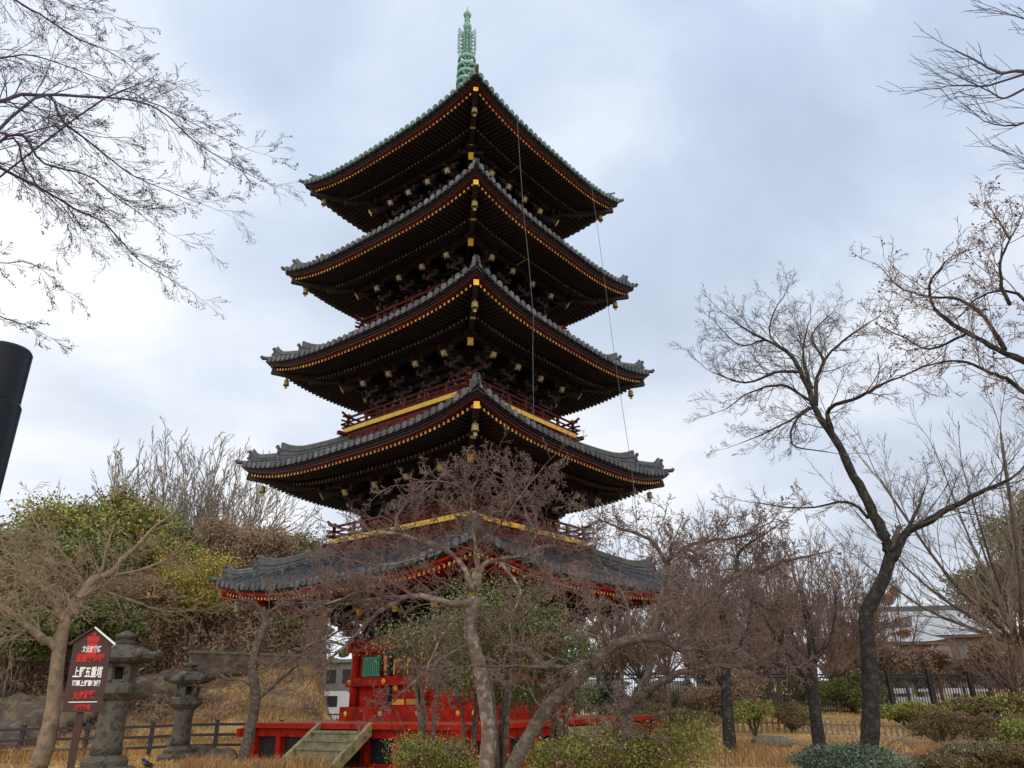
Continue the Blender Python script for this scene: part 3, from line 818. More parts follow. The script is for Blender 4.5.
# ---------- overhanging tree, left (trunk stands out of frame)
t = Tree('overhanging_tree', 'bare purplish tree whose fine branches hang across the upper left sky', seed=3, bark='twigpurple', twig='twigpurple', minr=.0021, lev=3, dens=3.9, ratio=.62, wig=.10, upb=-.012, ang=(20, 42), pods='podsdark', podsize=.012, podp=.12, seg=.1, flat=.1)
bx, by = GX(-420, 9.5)
q = t.limb([(bx, by, -.2), (bx + .1, by, 2.5), (bx + .5, by + .2, 5.)], .26, .17, trunk=True, n=10)
J = q[-1]
for pl, r0, kid, kl in (([(-40, 116, 8.4), (0, 103, 8.5), (30, 96, 8.6), (75, 97, 8.8), (130, 100, 9), (160, 110, 9.2), (200, 145, 9.4), (250, 175, 9.6)], .05, 22, .95),
                   ([(35, 99, 8.6), (65, 123, 8.7), (100, 150, 8.9), (135, 176, 9), (165, 190, 9.2), (210, 207, 9.3)], .032, 15, .85),
                   ([(105, 98, 8.9), (150, 103, 8.6), (175, 115, 8.4), (215, 135, 8.3), (255, 152, 8.2)], .022, 12, .7),
                   ([(-40, -30, 9.5), (0, -8, 9.5), (40, 15, 9.6), (80, 40, 9.7), (115, 55, 9.8), (150, 82, 10)], .035, 14, .85),
                   ([(-40, 62, 10), (0, 58, 10), (30, 55, 10), (75, 70, 10.2), (110, 82, 10.3)], .035, 12, .9),
                   ([(-40, 132, 8), (0, 134, 8), (20, 135, 8), (60, 125, 8.1), (100, 133, 8.3)], .035, 9, .7),
                   ([(8, 137, 8), (45, 165, 8), (85, 175, 8), (120, 200, 8.1), (160, 228, 8.2)], .03, 12, .8),
                   ([(-40, 150, 8.8), (0, 168, 8.8), (40, 190, 8.9), (75, 210, 9), (105, 225, 9), (140, 262, 9.2), (180, 285, 9.3)], .04, 16, .75),
                   ([(3, 140, 8.2), (25, 170, 8.4), (50, 200, 8.6), (90, 235, 8.8)], .026, 9, .8),
                   ([(-40, 255, 9), (0, 262, 9), (30, 263, 9), (60, 285, 9)], .02, 6, .5),
                   ([(-40, 305, 9), (0, 318, 9), (25, 325, 9), (45, 335, 9)], .02, 4, .4),
                   ([(-40, -60, 8), (10, -30, 8), (60, 2, 8), (105, 12, 8)], .025, 9, .8)):
    P = PX(pl, 9); t.limb([J + (P[0] - J) * .35 + np.array([0, 0, .15])] + P, r0 * .55, r0 * .10, int(kid * 1.25), klen=kl * .9, start=.14)
t.done((bx, by, 0))

# ---------- trees reaching in from the right
t = Tree('gnarled_tree', 'bare dark tree with gnarled limbs and clinging dry leaves entering from the right edge', seed=8, bark='barkdark', twig='twigbrown', minr=.004, lev=3, dens=3.3, ratio=.6, wig=.2, upb=.03, ang=(30, 60), pods='podsdark', podsize=.028, podp=.05, seg=.14)
bx, by = GX(1290, 12.5)
q = t.limb([(bx, by, -.2), (bx - .1, by, 2.5), (bx - .5, by + .2, 5.5)], .3, .2, trunk=True, n=10); J = q[-1]
for pl, r0, kid, kl in (([(1075, 380), (1024, 363), (990, 345), (960, 330), (935, 308), (930, 285), (945, 262)], .085, 14, 1.),
                   ([(1005, 350, 12), (985, 318, 12.3), (960, 300, 12.6), (935, 297, 12.8), (905, 290, 13), (885, 272, 13)], .05, 13, .9),
                   ([(1075, 410), (1024, 392), (1005, 380), (985, 370), (960, 362), (930, 365), (905, 375)], .06, 12, .9),
                   ([(1060, 330), (1024, 300), (1000, 290), (975, 300), (955, 320)], .05, 9, .9),
                   ([(1010, 305, 11.5), (1000, 270, 11.5), (1008, 245, 11.5), (1020, 220, 11.5)], .04, 9, .9),
                   ([(965, 335, 12.5), (930, 350, 12.8), (900, 335, 13), (875, 322, 13.3)], .035, 8, .8),
                   ([(1010, 240, 11.5), (995, 215, 11.6), (985, 200, 11.7)], .02, 6, .6)):
    P = PX(pl, 12); pre = [J + (P[0] - J) * .4 + np.array([0, 0, .1])] if pl[0][0] > 1030 else []
    t.limb(pre + P, r0 * .68, r0 * .16, int(kid * 1.3), klen=kl)
t.done((bx, by, 0))
t = Tree('straight_twigged_tree', 'bare tree with straight upright twigs poking in at the top right corner', seed=18, bark='twigpurple', twig='twigpurple', minr=.004, lev=1, dens=4, ratio=.7, wig=.05, upb=.03, ang=(15, 38), seg=.2, bias=(-.5, 0, 0))
bx, by = GX(1330, 10.5)
q = t.limb([(bx, by, -.2), (bx - .1, by, 4), (bx - .3, by, 8.)], .24, .15, trunk=True, n=10); J = q[-1]
for pl, r0 in (([(1075, 82), (1024, 72), (1000, 72), (975, 60), (955, 50)], .05), ([(1030, 72), (990, 85), (960, 85), (935, 89)], .03), ([(1075, 98), (1024, 122), (1000, 125), (980, 118)], .035),
               ([(1040, 80), (1005, 98), (990, 92), (962, 78)], .03), ([(1075, 50), (1024, 20), (1005, 12)], .03), ([(1075, 190), (1040, 165), (1022, 160)], .025)):
    P = PX(pl, 9.8); pre = [J + (P[0] - J) * .4] if pl[0][0] > 1050 else []
    t.limb(pre + P, r0 * .6, r0 * .18, 8, klen=.75, start=.35)
t.done((bx, by, 0))

# ---------- main right tree
t = Tree('leaning_tree', 'tall bare dark tree leaning left with a spreading flat crown, right of the pagoda', seed=21, bark='barkdark', twig='twiggrey', minr=.0048, lev=3, dens=4.0, ratio=.6, wig=.13, upb=.03, ang=(26, 52), seg=.3, bias=(-.12, 0, .12))
D0 = 23.5
t.limb(PX([(866, 775), (870, 735), (871, 700), (869, 660), (866, 620), (871, 602), (884, 577), (892, 550)], D0), .245, .155, 5, klen=.9, trunk=True, n=14, lev=1, start=.5)
t.limb(PX([(892, 552), (880, 530), (868, 500), (850, 468), (832, 435), (817, 412), (810, 392), (800, 370), (786, 350), (766, 340), (750, 332), (735, 322)], D0), .165, .02, 20, klen=1.9, n=12, start=.35)
for pl, r0, kid, kl in (([(892, 560), (905, 535), (930, 520), (955, 505), (985, 490), (1012, 478)], .13, 12, 2.),
                   ([(898, 545, 23.5), (915, 515, 24), (925, 488, 24.5)], .07, 7, 1.6),
                   ([(832, 432, 23.5), (830, 410, 23), (859, 397, 22.7), (879, 385, 22.4), (906, 375, 22)], .08, 9, 1.9),
                   ([(816, 405, 23.5), (817, 382, 24), (824, 361, 24.4), (842, 341, 24.8), (870, 322, 25)], .075, 14, 1.9),
                   ([(812, 388, 23.5), (804, 362, 24), (804, 345, 24.5), (808, 325, 25)], .06, 11, 1.8),
                   ([(798, 372, 23.5), (775, 372, 23), (745, 382, 22.5), (712, 372, 22)], .055, 12, 1.6),
                   ([(809, 400, 23.5), (781, 385, 24.2), (751, 392, 24.8), (726, 409, 25.2)], .05, 11, 1.5),
                   ([(812, 408, 23.5), (798, 418, 23), (791, 436, 22.7), (797, 447, 22.5), (828, 452, 22.2)], .045, 8, 1.4),
                   ([(810, 407, 23.5), (781, 426, 24), (741, 443, 24.6)], .045, 9, 1.4),
                   ([(786, 352, 23.5), (770, 335, 24), (775, 310, 24.5), (785, 295, 24.8)], .04, 10, 1.6),
                   ([(764, 340, 23.5), (740, 345, 24), (715, 322, 24.5)], .035, 9, 1.4),
                   ([(824, 360, 24), (812, 335, 25), (835, 310, 26)], .045, 10, 1.7),
                   ([(868, 518, 23.5), (849, 502, 24), (802, 508, 24.5), (750, 502, 25)], .045, 8, 1.2)):
    t.limb(PX(pl, D0), r0, r0 * .3, kid, klen=kl)
t.done(W(868, 760, D0) * np.array([1, 1, 0]))

# ---------- the two gnarled foreground trees
t = Tree('flowering_cherry', 'mottled pale-barked tree with forked crown of pinkish twigs before the pagoda steps', seed=31, bark='barkpale', twig='twigpink', minr=.0036, lev=3, dens=3.7, ratio=.58, wig=.24, upb=.02, ang=(30, 65), pods='pods', podsize=.012, podp=.35, seg=.1)
t.limb(PX([(487, 850), (487, 768), (489, 735), (485, 700), (479, 665), (474, 645), (470, 622), (478, 598)], 9.5), .092, .07, trunk=True, n=12, sub=5)
for pl, r0, kid, kl in (([(478, 600), (460, 603), (440, 600), (415, 596), (395, 600), (370, 618), (345, 645), (322, 668)], .06, 18, .8),
                   ([(400, 597), (375, 600), (345, 605), (318, 600)], .03, 13, .7),
                   ([(474, 592), (462, 565), (445, 550), (420, 541), (395, 532), (370, 535), (345, 530)], .045, 20, .75),
                   ([(479, 590), (480, 570), (497, 560), (522, 555), (536, 532), (534, 508)], .05, 14, .75),
                   ([(478, 575, 9.5), (474, 545, 9.4), (470, 515, 9.2), (475, 482, 9)], .035, 15, .75),
                   ([(522, 555, 9.5), (550, 545, 9.7), (575, 550, 9.9), (605, 540, 10)], .03, 14, .75),
                   ([(395, 532, 9.5), (400, 510, 9.5), (425, 490, 9.5), (450, 470, 9.5)], .022, 10, .6),
                   ([(534, 530, 9.5), (520, 500, 9.6), (505, 475, 9.7)], .025, 12, .7),
                   ([(500, 562, 9.5), (520, 590, 9.3), (510, 620, 9.2), (512, 648, 9.1)], .025, 12, .55),
                   ([(478, 610, 9.5), (450, 625, 9.3), (432, 655, 9.1), (425, 690, 9)], .018, 9, .5),
                   ([(478, 640, 9.5), (440, 660, 9.6), (405, 690, 9.8), (380, 712, 10)], .02, 10, .5),
                   ([(345, 645, 9.5), (320, 640, 9.4), (290, 655, 9.3)], .015, 7, .5),
                   ([(415, 597, 9.5), (385, 580, 9.7), (350, 578, 9.9), (315, 585, 10), (290, 592, 10.1)], .022, 17, .65),
                   ([(395, 600, 9.5), (365, 590, 9.2), (335, 600, 9), (300, 615, 8.8)], .02, 14, .6),
                   ([(440, 548, 9.5), (410, 560, 9.2), (380, 565, 9.), (350, 560, 8.9)], .02, 14, .6),
                   ([(474, 545, 9.4), (500, 525, 9.3), (525, 490, 9.2), (545, 465, 9.2)], .022, 16, .7),
                   ([(475, 500, 9.1), (455, 485, 9), (430, 480, 9), (405, 485, 9)], .014, 12, .55),
                   ([(500, 562, 9.5), (530, 575, 9.6), (560, 580, 9.8), (590, 575, 10)], .022, 14, .65)):
    t.limb(PX(pl, 9.5), r0 * .8, r0 * .2, kid, klen=kl)
t.done(W(487, 770, 9.5) * np.array([1, 1, 0]))

t = Tree('arching_tree', 'smooth grey-brown tree trunk arching up to the right in front of the platform', seed=37, bark='bark', twig='twigpink', minr=.0036, lev=3, dens=3.7, ratio=.58, wig=.24, upb=.02, ang=(30, 65), pods='pods', podsize=.012, podp=.35, seg=.1)
t.limb(PX([(490, 850), (512, 770), (530, 735), (550, 705), (575, 682), (594, 664), (606, 650), (630, 640), (662, 637)], 8.6), .080, .048, trunk=True, n=12, sub=5)
for pl, r0, kid, kl in (([(595, 667, 8.6), (588, 662, 8.4), (570, 666, 8.4), (545, 668, 8.4), (515, 667, 8.5), (480, 666, 8.6), (455, 668, 8.7)], .035, 11, .5),
                   ([(660, 637, 8.6), (676, 648, 8.7), (690, 650, 8.8), (715, 640, 9)], .04, 10, .7),
                   ([(655, 637, 8.6), (662, 600, 8.8), (668, 570, 9), (690, 548, 9.2)], .035, 14, .75),
                   ([(608, 650, 8.6), (600, 620, 8.4), (585, 600, 8.3), (560, 585, 8.2)], .022, 13, .6),
                   ([(630, 641, 8.6), (625, 600, 8.9), (605, 570, 9.2), (590, 545, 9.5)], .025, 13, .7),
                   ([(662, 637, 8.6), (690, 622, 8.7), (712, 598, 8.8), (740, 585, 9)], .03, 12, .7),
                   ([(570, 688, 8.6), (590, 705, 8.4), (610, 712, 8.3), (640, 730, 8.2)], .014, 6, .4),
                   ([(545, 712, 8.6), (530, 690, 8.8), (520, 655, 9)], .016, 7, .5)):
    t.limb(PX(pl, 8.6), r0 * .85, r0 * .2, kid, klen=kl)
t.done(W(505, 780, 8.6) * np.array([1, 1, 0]))

t = Tree('many_stemmed_tree', 'grey tree with several crooked stems and twiggy reddish crown right of the platform', seed=41, bark='bark', twig='twigpink', minr=.0046, lev=3, dens=3.7, ratio=.58, wig=.24, upb=.03, ang=(30, 62), pods='pods', podsize=.017, podp=.3, seg=.13)
root = [(612, 768), (618, 745)]
for pl, r0, kid, kl in (([(612, 775), (620, 742), (629, 708), (651, 688), (674, 676), (708, 667), (745, 667)], .13, 16, .9),
                   ([(622, 742), (634, 705), (648, 672), (657, 640), (663, 600), (668, 565), (672, 545)], .10, 18, .9),
                   ([(668, 560), (690, 545), (720, 540), (745, 535)], .05, 15, .9),
                   ([(668, 565), (650, 540), (625, 530), (600, 520)], .05, 14, .85),
                   ([(690, 668), (692, 625), (710, 594), (735, 576), (760, 570), (790, 560)], .13, 17, .95),
                   ([(735, 577), (738, 555), (755, 540), (778, 525)], .05, 14, .9),
                   ([(700, 608), (685, 590), (690, 560)], .04, 11, .8),
                   ([(745, 667), (770, 655), (790, 640)], .05, 9, .8),
                   ([(750, 600, 13), (775, 610, 13), (800, 600, 13)], .035, 9, .8)):
    t.limb(PX(pl, 12.5), r0 * .75, r0 * .2, kid, klen=kl)
t.done(W(612, 770, 12.5) * np.array([1, 1, 0]))

# small curved tree left of the platform
t = Tree('curved_tree', 'bare grey tree with bent trunk beside the left end of the red platform', seed=45, bark='bark', twig='twigpink', minr=.008, lev=3, dens=3.5, ratio=.5, wig=.22, upb=.02, ang=(30, 60), seg=.2)
t.limb(PX([(243, 762), (249, 735), (255, 700), (253, 670), (257, 645), (266, 622), (262, 608)], 24.5), .17, .10, trunk=True, n=12)
for pl, r0, kid, kl in (([(263, 612), (250, 600), (235, 600)], .07, 7, .9), ([(264, 618), (280, 605), (300, 606)], .07, 9, 1.1), ([(257, 700), (275, 684), (300, 662), (325, 640), (352, 622)], .06, 16, 1.2), ([(256, 690), (240, 680), (215, 684)], .03, 7, .8)):
    t.limb(PX(pl, 24.5), r0, r0 * .35, kid, klen=kl)
t.done(W(243, 762, 24.5) * np.array([1, 1, 0]))

# left tan tree
t = Tree('tan_tree', 'wide bare tan-barked tree with fine drooping twigs behind the notice board', seed=51, bark='barktan', twig='twigtan', minr=.0048, lev=3, dens=4.3, ratio=.56, wig=.14, upb=-.015, ang=(25, 50), seg=.2, flat=.25)
D0 = 25.5
t.limb(PX([(38, 768), (45, 745), (52, 715), (56, 680), (60, 645), (66, 620), (70, 610)], D0), .23, .14, trunk=True, n=14)
for pl, r0, kid, kl in (([(68, 617), (80, 600), (92, 582), (110, 575), (122, 560), (142, 540)], .17, 16, 1.6),
                   ([(72, 612), (86, 596), (96, 582), (104, 560)], .12, 10, 1.5),
                   ([(60, 650), (45, 640), (25, 625), (0, 605), (-25, 595)], .14, 13, 1.8),
                   ([(66, 625), (52, 600), (35, 580), (15, 560)], .09, 15, 1.9),
                   ([(88, 590), (70, 565), (55, 545), (40, 530)], .06, 13, 1.7),
                   ([(110, 576), (140, 570), (165, 560), (190, 545)], .05, 11, 1.5),
                   ([(95, 588), (130, 600), (165, 612), (200, 610)], .045, 12, 1.4),
                   ([(30, 628), (10, 640), (-15, 650)], .05, 11, 1.6),
                   ([(80, 602, 25.5), (60, 585, 24), (45, 590, 23)], .05, 12, 1.7)):
    t.limb(PX(pl, D0), r0, r0 * .3, kid, klen=kl)
t.done(W(40, 765, D0) * np.array([1, 1, 0]))

# ---------- background row of vase-shaped trees, upper left
def vase(name, label, px, d, topy, width, seed, group=None, twig='twigfar', bark='twigfar', n=9, basez=None, minr=.026, lev=2, wig=.06):
    x, y = GX(px, d); z0 = tz(x, y) - .2; top = W(px, topy, d)[2]; H = top - z0
    t = Tree(name, label, group=group, seed=seed, bark=bark, twig=twig, minr=minr, lev=lev, dens=4.5, ratio=.5, wig=wig, upb=.04, ang=(14, 36), seg=1.0, maxseg=6)
    tr = t.limb([(x, y, z0), (x + .1, y, z0 + H * .22)], H * .016, H * .013, trunk=True, n=8)
    for q in range(n):
        a = q * 2.4 + seed; rr = width * t.rn.uniform(.25, 1) * .5; hh = H * (.92 - .28 * (rr / (width * .5)) ** 2) * t.rn.uniform(.93, 1)
        e = np.array([x + rr * math.cos(a), y + rr * math.sin(a), z0 + hh]); m_ = tr[-1] * .55 + e * .45 + np.array([rr * .1 * math.cos(a), rr * .1 * math.sin(a), -H * .02])
        t.limb([tr[-1], m_, e], H * .0065, H * .0018, 12, klen=H * .24, start=.12, n=5)
    return t.done((x, y, z0 + .2))
G = 'row of bare trees on the left skyline'
for j, (px, d, ty, w, lab) in enumerate([(92, 82, 470, 11, 'leftmost small'), (128, 78, 452, 14, 'second from left'), (150, 84, 442, 16, 'tallest central'), (185, 76, 446, 14, 'fourth from left'), (212, 80, 462, 13, 'rightmost')]):
    vase('zelkova_tree', lab + ' bare vase-shaped tree of the left skyline row', px, d, ty, w * 1.05, 60 + j, G, n=13)
# right background
for j, (px, d, ty, w, lab) in enumerate([(1034, 40, 395, 15, 'wide pale fan-shaped bare tree behind the leaning tree at the right'), (760, 55, 505, 9, 'bare tree above the brown wood, left of the leaning tree'), (700, 60, 520, 8, 'faint bare tree just right of the pagoda'),
                                         (812, 48, 520, 8, 'bare tree with reddish twigs behind the dark slim trunk'), (905, 62, 540, 5, 'bare tree in front of the pale-roofed hall'), (640, 50, 545, 7, 'bare tree behind the right end of the lowest roof'), (1016, 34, 575, 4, 'young bare tree inside the black fence at the right edge')]):
    vase('bare_tree', lab, px, d, ty, w, 80 + j, 'bare trees in the right background', twig='twigbrown' if j not in (0,) else 'twigfar', bark='bark', n=(14 if j == 0 else 9) if j < 4 else 6, minr=.009 if d < 45 else .012, lev=2, wig=.12)
for j, (px, d, ty, w, lab) in enumerate([(608, 44, 560, 6, 'bare tree behind the pale shrub at the platform end'), (668, 42, 548, 7, 'dense bare tree behind the crooked stems'), (715, 46, 535, 8, 'bare tree behind the dark trunk of the crooked stems'), (742, 40, 560, 6, 'short bare tree by the small green shrub'),
        (780, 44, 530, 8, 'wide bare tree left of the slim dark trunk'), (838, 42, 545, 7, 'bare tree between slim trunk and leaning tree'), (862, 50, 540, 7, 'bare tree directly behind the leaning trunk'), (640, 52, 575, 7, 'low bare tree behind the arching trunk')]):
    vase('bare_tree', lab, px, d, ty, w, 120 + j, 'bare trees in the right background', twig='twigbrown', bark='twigbrown', n=11, minr=.009, lev=3, wig=.2)
for j, (px, d, ty, lab) in enumerate([(816, 25.5, 585, 'slim dark-trunked bare tree left of the leaning tree'), (728, 24, 570, 'dark trunk of a bare tree behind the crooked stems')]):
    x, y = GX(px, d); t = Tree('slim_tree', lab, seed=95 + j, bark='barkdark', twig='twigpink', minr=.008, lev=3, dens=3.4, ratio=.5, wig=.2, upb=.03, ang=(30, 60), seg=.2, pods='pods', podsize=.03, podp=.3)
    t.limb([(x - .1, y, -.2), (x - .05, y, 1.5), (x + .15, y, 3.2), (x + .1, y, 4.6)], .2, .08, 14, klen=1.7, trunk=True, n=10, start=.4)
    t.limb([(x, y, 1.8), (x - .6, y + .3, 3.), (x - 1.4, y, 4.2)], .09, .03, 12, klen=1.5)
    t.limb([(x, y, 2.4), (x + .7, y - .3, 3.4), (x + 1.2, y, 4.6)], .08, .03, 12, klen=1.5)
    t.done((x, y, 0))
print('trees done')

# ================================================================== EVERGREENS, BUSHES
def bush(name, label, cat, px, d, py, w, dep, h, m, n, size, seed, group=None, nb=7, stem='bark', el=1.6):
    """px,py = pixel of the crown centre at distance d; w, dep, h metres"""
    c = W(px, py, d); x, y = float(c[0]), float(c[1]); g0 = tz(x, y); c = c - np.array([x, y, g0])
    rn = random.Random(seed); blobs = []
    for q in range(nb):
        a = q * 2.4 + rn.random(); r = math.sqrt((q + .5) / nb)
        zz = c[2] + h * .5 * (rn.uniform(-.55, .75)) * (1 - r * .5)
        blobs.append((np.array([w * .33 * r * math.cos(a), dep * .33 * r * math.sin(a), zz]), (w * rn.uniform(.17, .27), dep * rn.uniform(.18, .27), h * rn.uniform(.17, .26))))
    e = empty(name, (x, y, g0), 0, label, cat, group)
    mb = MB(); leaf_cloud(mb, blobs, n, size, seed, elong=el); mb.build('foliage', m, e)
    mb = MB()
    for q in range(5 if h > 1.5 else 3):
        b = blobs[q % nb][0]
        mb.tube([(0, 0, -.1), (b[0] * .4, b[1] * .4, b[2] * .5), tuple(b)], [.02 * h + .02, .014 * h + .015, .01], 6)
    tall = c[2] > 1.3; k_ = 12 if tall else 26
    for q in range(k_):
        b, r = blobs[q % nb]; a = rn.uniform(0, 6.28); o = np.array([math.cos(a) * r[0] * rn.uniform(.8, 1.9), math.sin(a) * r[1] * rn.uniform(.8, 1.9), r[2] * rn.uniform(.8, 2.2)])
        m_ = b * .6 + np.array([rn.gauss(0, .05), rn.gauss(0, .05), 0]); tr_ = .0035 * d / 12 + .002 * h
        mb.tube([b * (.75 if tall else .15), (b + o * .25 if tall else m_), b + o * .6, b + o], [tr_ * 2, tr_ * 1.5, tr_, tr_ * .6], 4, cap=False)
    mb.build('stem', stem, e, True)
    return e
bush('evergreen_tree', 'large dark rounded evergreen on the far left slope', 'tree', 45, 56, 585, 13, 8, 8.5, 'leafdark', 45000, 0.135, 1, nb=12)
bush('evergreen_tree', 'domed green evergreen crown below the bare skyline trees', 'tree', 92, 60, 545, 12, 8, 7.5, 'leafgreen', 42000, 0.135, 2, nb=11)
bush('evergreen_tree', 'bushy dark green tree right of the domed evergreen', 'tree', 150, 62, 560, 9, 7, 6, 'leafdark', 30000, 0.125, 3, nb=9)
bush('evergreen_tree', 'bright green shrub tree on the slope, next to the yellow-leaved one', 'tree', 168, 52, 556, 4.5, 4, 3, 'leafgreen', 13500, 0.094, 4)
bush('yellow_tree', 'yellow-green leaved tree on the slope left of the lowest roof', 'tree', 200, 49, 580, 6.2, 4, 5., 'leafyellow', 22500, 0.068, 5, nb=10)
bush('olive_tree', 'olive-leaved bush on the slope behind the small stone lantern', 'shrub', 165, 50, 615, 6, 4, 3.8, 'leafolive', 12000, 0.073, 6)
bush('brown_tree', 'rounded tree of dense brown twigs left of the lowest roof', 'tree', 222, 66, 545, 8.5, 6, 6., 'leafbrown', 27000, 0.104, 7, nb=9)
bush('brown_tree', 'second rounded brown tree touching the roof corner, lower and darker', 'tree', 262, 60, 552, 6, 5, 4.2, 'leafbrown', 18000, 0.094, 17, nb=8)
bush('evergreen_tree', 'olive green tree behind the left corner of the lowest roof', 'tree', 302, 62, 560, 6, 5, 4.4, 'leafolive', 19500, 0.104, 8, nb=8)
bush('scrub_tree', 'olive-brown twiggy tree at the far left edge of the slope', 'tree', 8, 50, 608, 7, 5, 6, 'leafolive', 22000, .075, 500, nb=11, el=3)
bush('scrub_tree', 'olive-brown twiggy tree directly above the notice board', 'tree', 95, 51, 612, 7.5, 5, 4, 'leafolive', 24000, .075, 501, nb=12, el=3)
bush('scrub_tree', 'brown-olive twiggy tree between notice board and yellow tree', 'tree', 150, 50, 610, 6, 5, 5, 'leaftan', 18000, .06, 502, nb=12, el=5)
bush('scrub_tree', 'brown twiggy thicket under the yellow tree', 'tree', 212, 50, 618, 7, 4, 4.2, 'leafbrown', 24000, .06, 503, nb=12, el=6)
bush('scrub_tree', 'yellowish twiggy thicket under the left roof corner', 'tree', 270, 51, 612, 7, 4, 4.5, 'leafolive', 20000, .06, 504, nb=12, el=5)
bush('scrub_tree', 'brown twiggy thicket at the slope edge by the grey building', 'tree', 297, 52, 625, 4, 4, 4.2, 'leafbrown', 18000, .06, 505, nb=10, el=6)
bush('evergreen_shrub', 'dark green shrub under the tan tree at the left edge', 'shrub', 20, 46, 632, 6, 4, 3.6, 'leafdark', 18000, 0.088, 9)
bush('evergreen_shrub', 'dark green shrub behind the notice board', 'shrub', 100, 47, 628, 5.5, 3.5, 3.2, 'leafdark', 15000, 0.083, 10)
bush('conifer_tree', 'dark green conifer at the far right edge', 'tree', 1050, 44, 532, 6.5, 5, 4.6, 'leafolive', 27000, 0.078, 11, nb=9)
bush('conifer_tree', 'brown-green conifer below the dark one at the right edge', 'tree', 1012, 50, 585, 8.5, 5, 5.2, 'leafolive', 30000, 0.083, 12, nb=9)
bush('camellia_tree', 'leafy small evergreen growing behind the mottled trunk', 'tree', 500, 14.5, 622, 3.1, 2.0, 2.2, 'camellia', 15750, 0.026, 13, nb=11)
bush('camellia_tree', 'thin-leaved small evergreen left of the mottled trunk', 'tree', 432, 13.5, 650, 2.2, 1.6, 1.6, 'camellia', 8625, 0.023, 14, nb=9)
bush('camellia_tree', 'sparse small evergreen right of the mottled trunk by the roof shadow', 'tree', 560, 15, 655, 2.2, 1.6, 1.7, 'camellia', 7500, 0.026, 15, nb=9)
bush('camellia_tree', 'dense low evergreen hiding the middle of the red wall', 'tree', 470, 15, 680, 2.4, 1.6, 1.4, 'camellia', 10000, .026, 113, nb=11)
bush('camellia_tree', 'twiggy brownish evergreen just right of the middle of the red wall', 'tree', 545, 15.5, 690, 2.2, 1.5, 1.2, 'camellia', 8125, .026, 114, nb=10)
bush('privet_shrub', 'bright yellow-green shrub at the bottom left of the mottled trunk', 'shrub', 432, 12.5, 754, 1.5, 1.2, .9, 'hedgegreen', 7800, 0.021, 16, nb=8)
bush('azalea_shrub', 'large low olive green bush at the bottom right of the steps', 'shrub', 640, 13.0, 752, 2.9, 1.8, 1.4, 'hedgegreen', 22500, 0.022, 18, nb=14)
bush('azalea_shrub', 'yellowish low bush in front of the platform end', 'shrub', 572, 12.3, 764, 1.7, 1.3, .9, 'hedgegreen', 9600, 0.022, 19, nb=10)
bush('pale_shrub', 'pale green shrub behind the right end of the platform', 'shrub', 606, 33, 700, 2.6, 2., 1.3, 'juniper', 6600, 0.052, 20)
bush('juniper_bush', 'low spreading blue-green juniper at the foot of the leaning tree', 'bush', 848, 19.5, 762, 2.5, 1.7, .85, 'juniper', 27000, 0.029, 21, nb=16)
bush('small_shrub', 'small green shrub left of the slim dark trunk', 'shrub', 752, 30, 712, 1.8, 1.3, .9, 'leafgreen', 4800, 0.042, 22)
# hedges in rows on the right
H_ = [(628, 712, 29, 3.0, .9, 'leafolive', 'olive clipped bush right beyond the platform'), (690, 718, 28, 2.2, .8, 'hedge', 'brown clipped bush left of the small green shrub'),
      (720, 700, 40, 4.5, 1.3, 'leafdark', 'dark green bush under the brown wood'),
      (790, 716, 31, 2.2, .9, 'hedge', 'brown clipped hedge block behind the slim dark trunk'), (905, 712, 34, 3.2, .8, 'leafgreen', 'green hedge at the foot of the black fence'),
      (940, 728, 29, 2.4, 1.0, 'hedge', 'russet clipped hedge block left of the second one'), (980, 727, 29.5, 2.0, 1.0, 'hedge', 'russet clipped hedge block in the middle of the right side'), (1018, 724, 30, 2.2, .8, 'hedge', 'brown hedge block at the right edge'),
      (985, 706, 36, 3.6, .7, 'hedgegreen', 'bright green low hedge inside the black fence'), (1028, 703, 33, 2.2, 1.0, 'hedgegreen', 'yellow-green shrub against the fence at the right edge'), (1025, 735, 24, 1.8, .8, 'leafgreen', 'green shrub on the bank at the right edge'),
      (985, 752, 22, 2.6, .5, 'leafolive', 'low mossy ground shrub near the bottom right'), (1030, 757, 21, 1.9, .6, 'hedge', 'low brown shrub in the bottom right corner'), (945, 763, 20.5, 1.8, .5, 'hedge', 'straggly low brown shrub right of the juniper'), (725, 690, 36, 4, 1.6, 'leafbrown', 'dry brown bush behind the crooked stems'),
      (850, 690, 42, 4, 1.8, 'leafdark', 'dark shrub behind the leaning trunk')]
for j, (px, py, d, w, h, m, lab) in enumerate(H_):
    bush('clipped_shrub', lab, 'shrub', px, d, py, w, w * .6, h, m, int(7000 * w * .6), .03 if d < 32 else .05, 200 + j, group='clipped shrubs on the right', nb=9)

def wood(name, label, px0, px1, d, y0, y1, m, n, size, seed, nb=26, dep=6, el=1.6):
    rn = random.Random(seed); blobs = []
    for q in range(nb):
        u = (q + .5) / nb; px = px0 + (px1 - px0) * u; dd = d + rn.uniform(-dep / 2, dep / 2)
        ty = y0 + (y1 - y0) * rn.random() ** .8
        c = W(px, ty, dd); r = (px1 - px0) / nb * dd / 815 * rn.uniform(1.1, 1.8)
        blobs.append((c, (r, r, r * rn.uniform(.7, 1.1))))
    mb = MB(); leaf_cloud(mb, blobs, n, size, seed, shell=.35, elong=el)
    return tag(mb.build(name, m), label, 'woodland', kind='stuff')
wood('distant_wood', 'brown leafless wood behind the pagoda on the right', 560, 905, 75, 590, 712, 'leafbrown', 110000, .10, 301, nb=150, el=7)
wood('distant_brush', 'tangled brown brush on the terrace under the pale-roofed hall', 845, 1080, 56, 650, 680, 'leafbrown', 60000, .06, 302, nb=40, el=6)
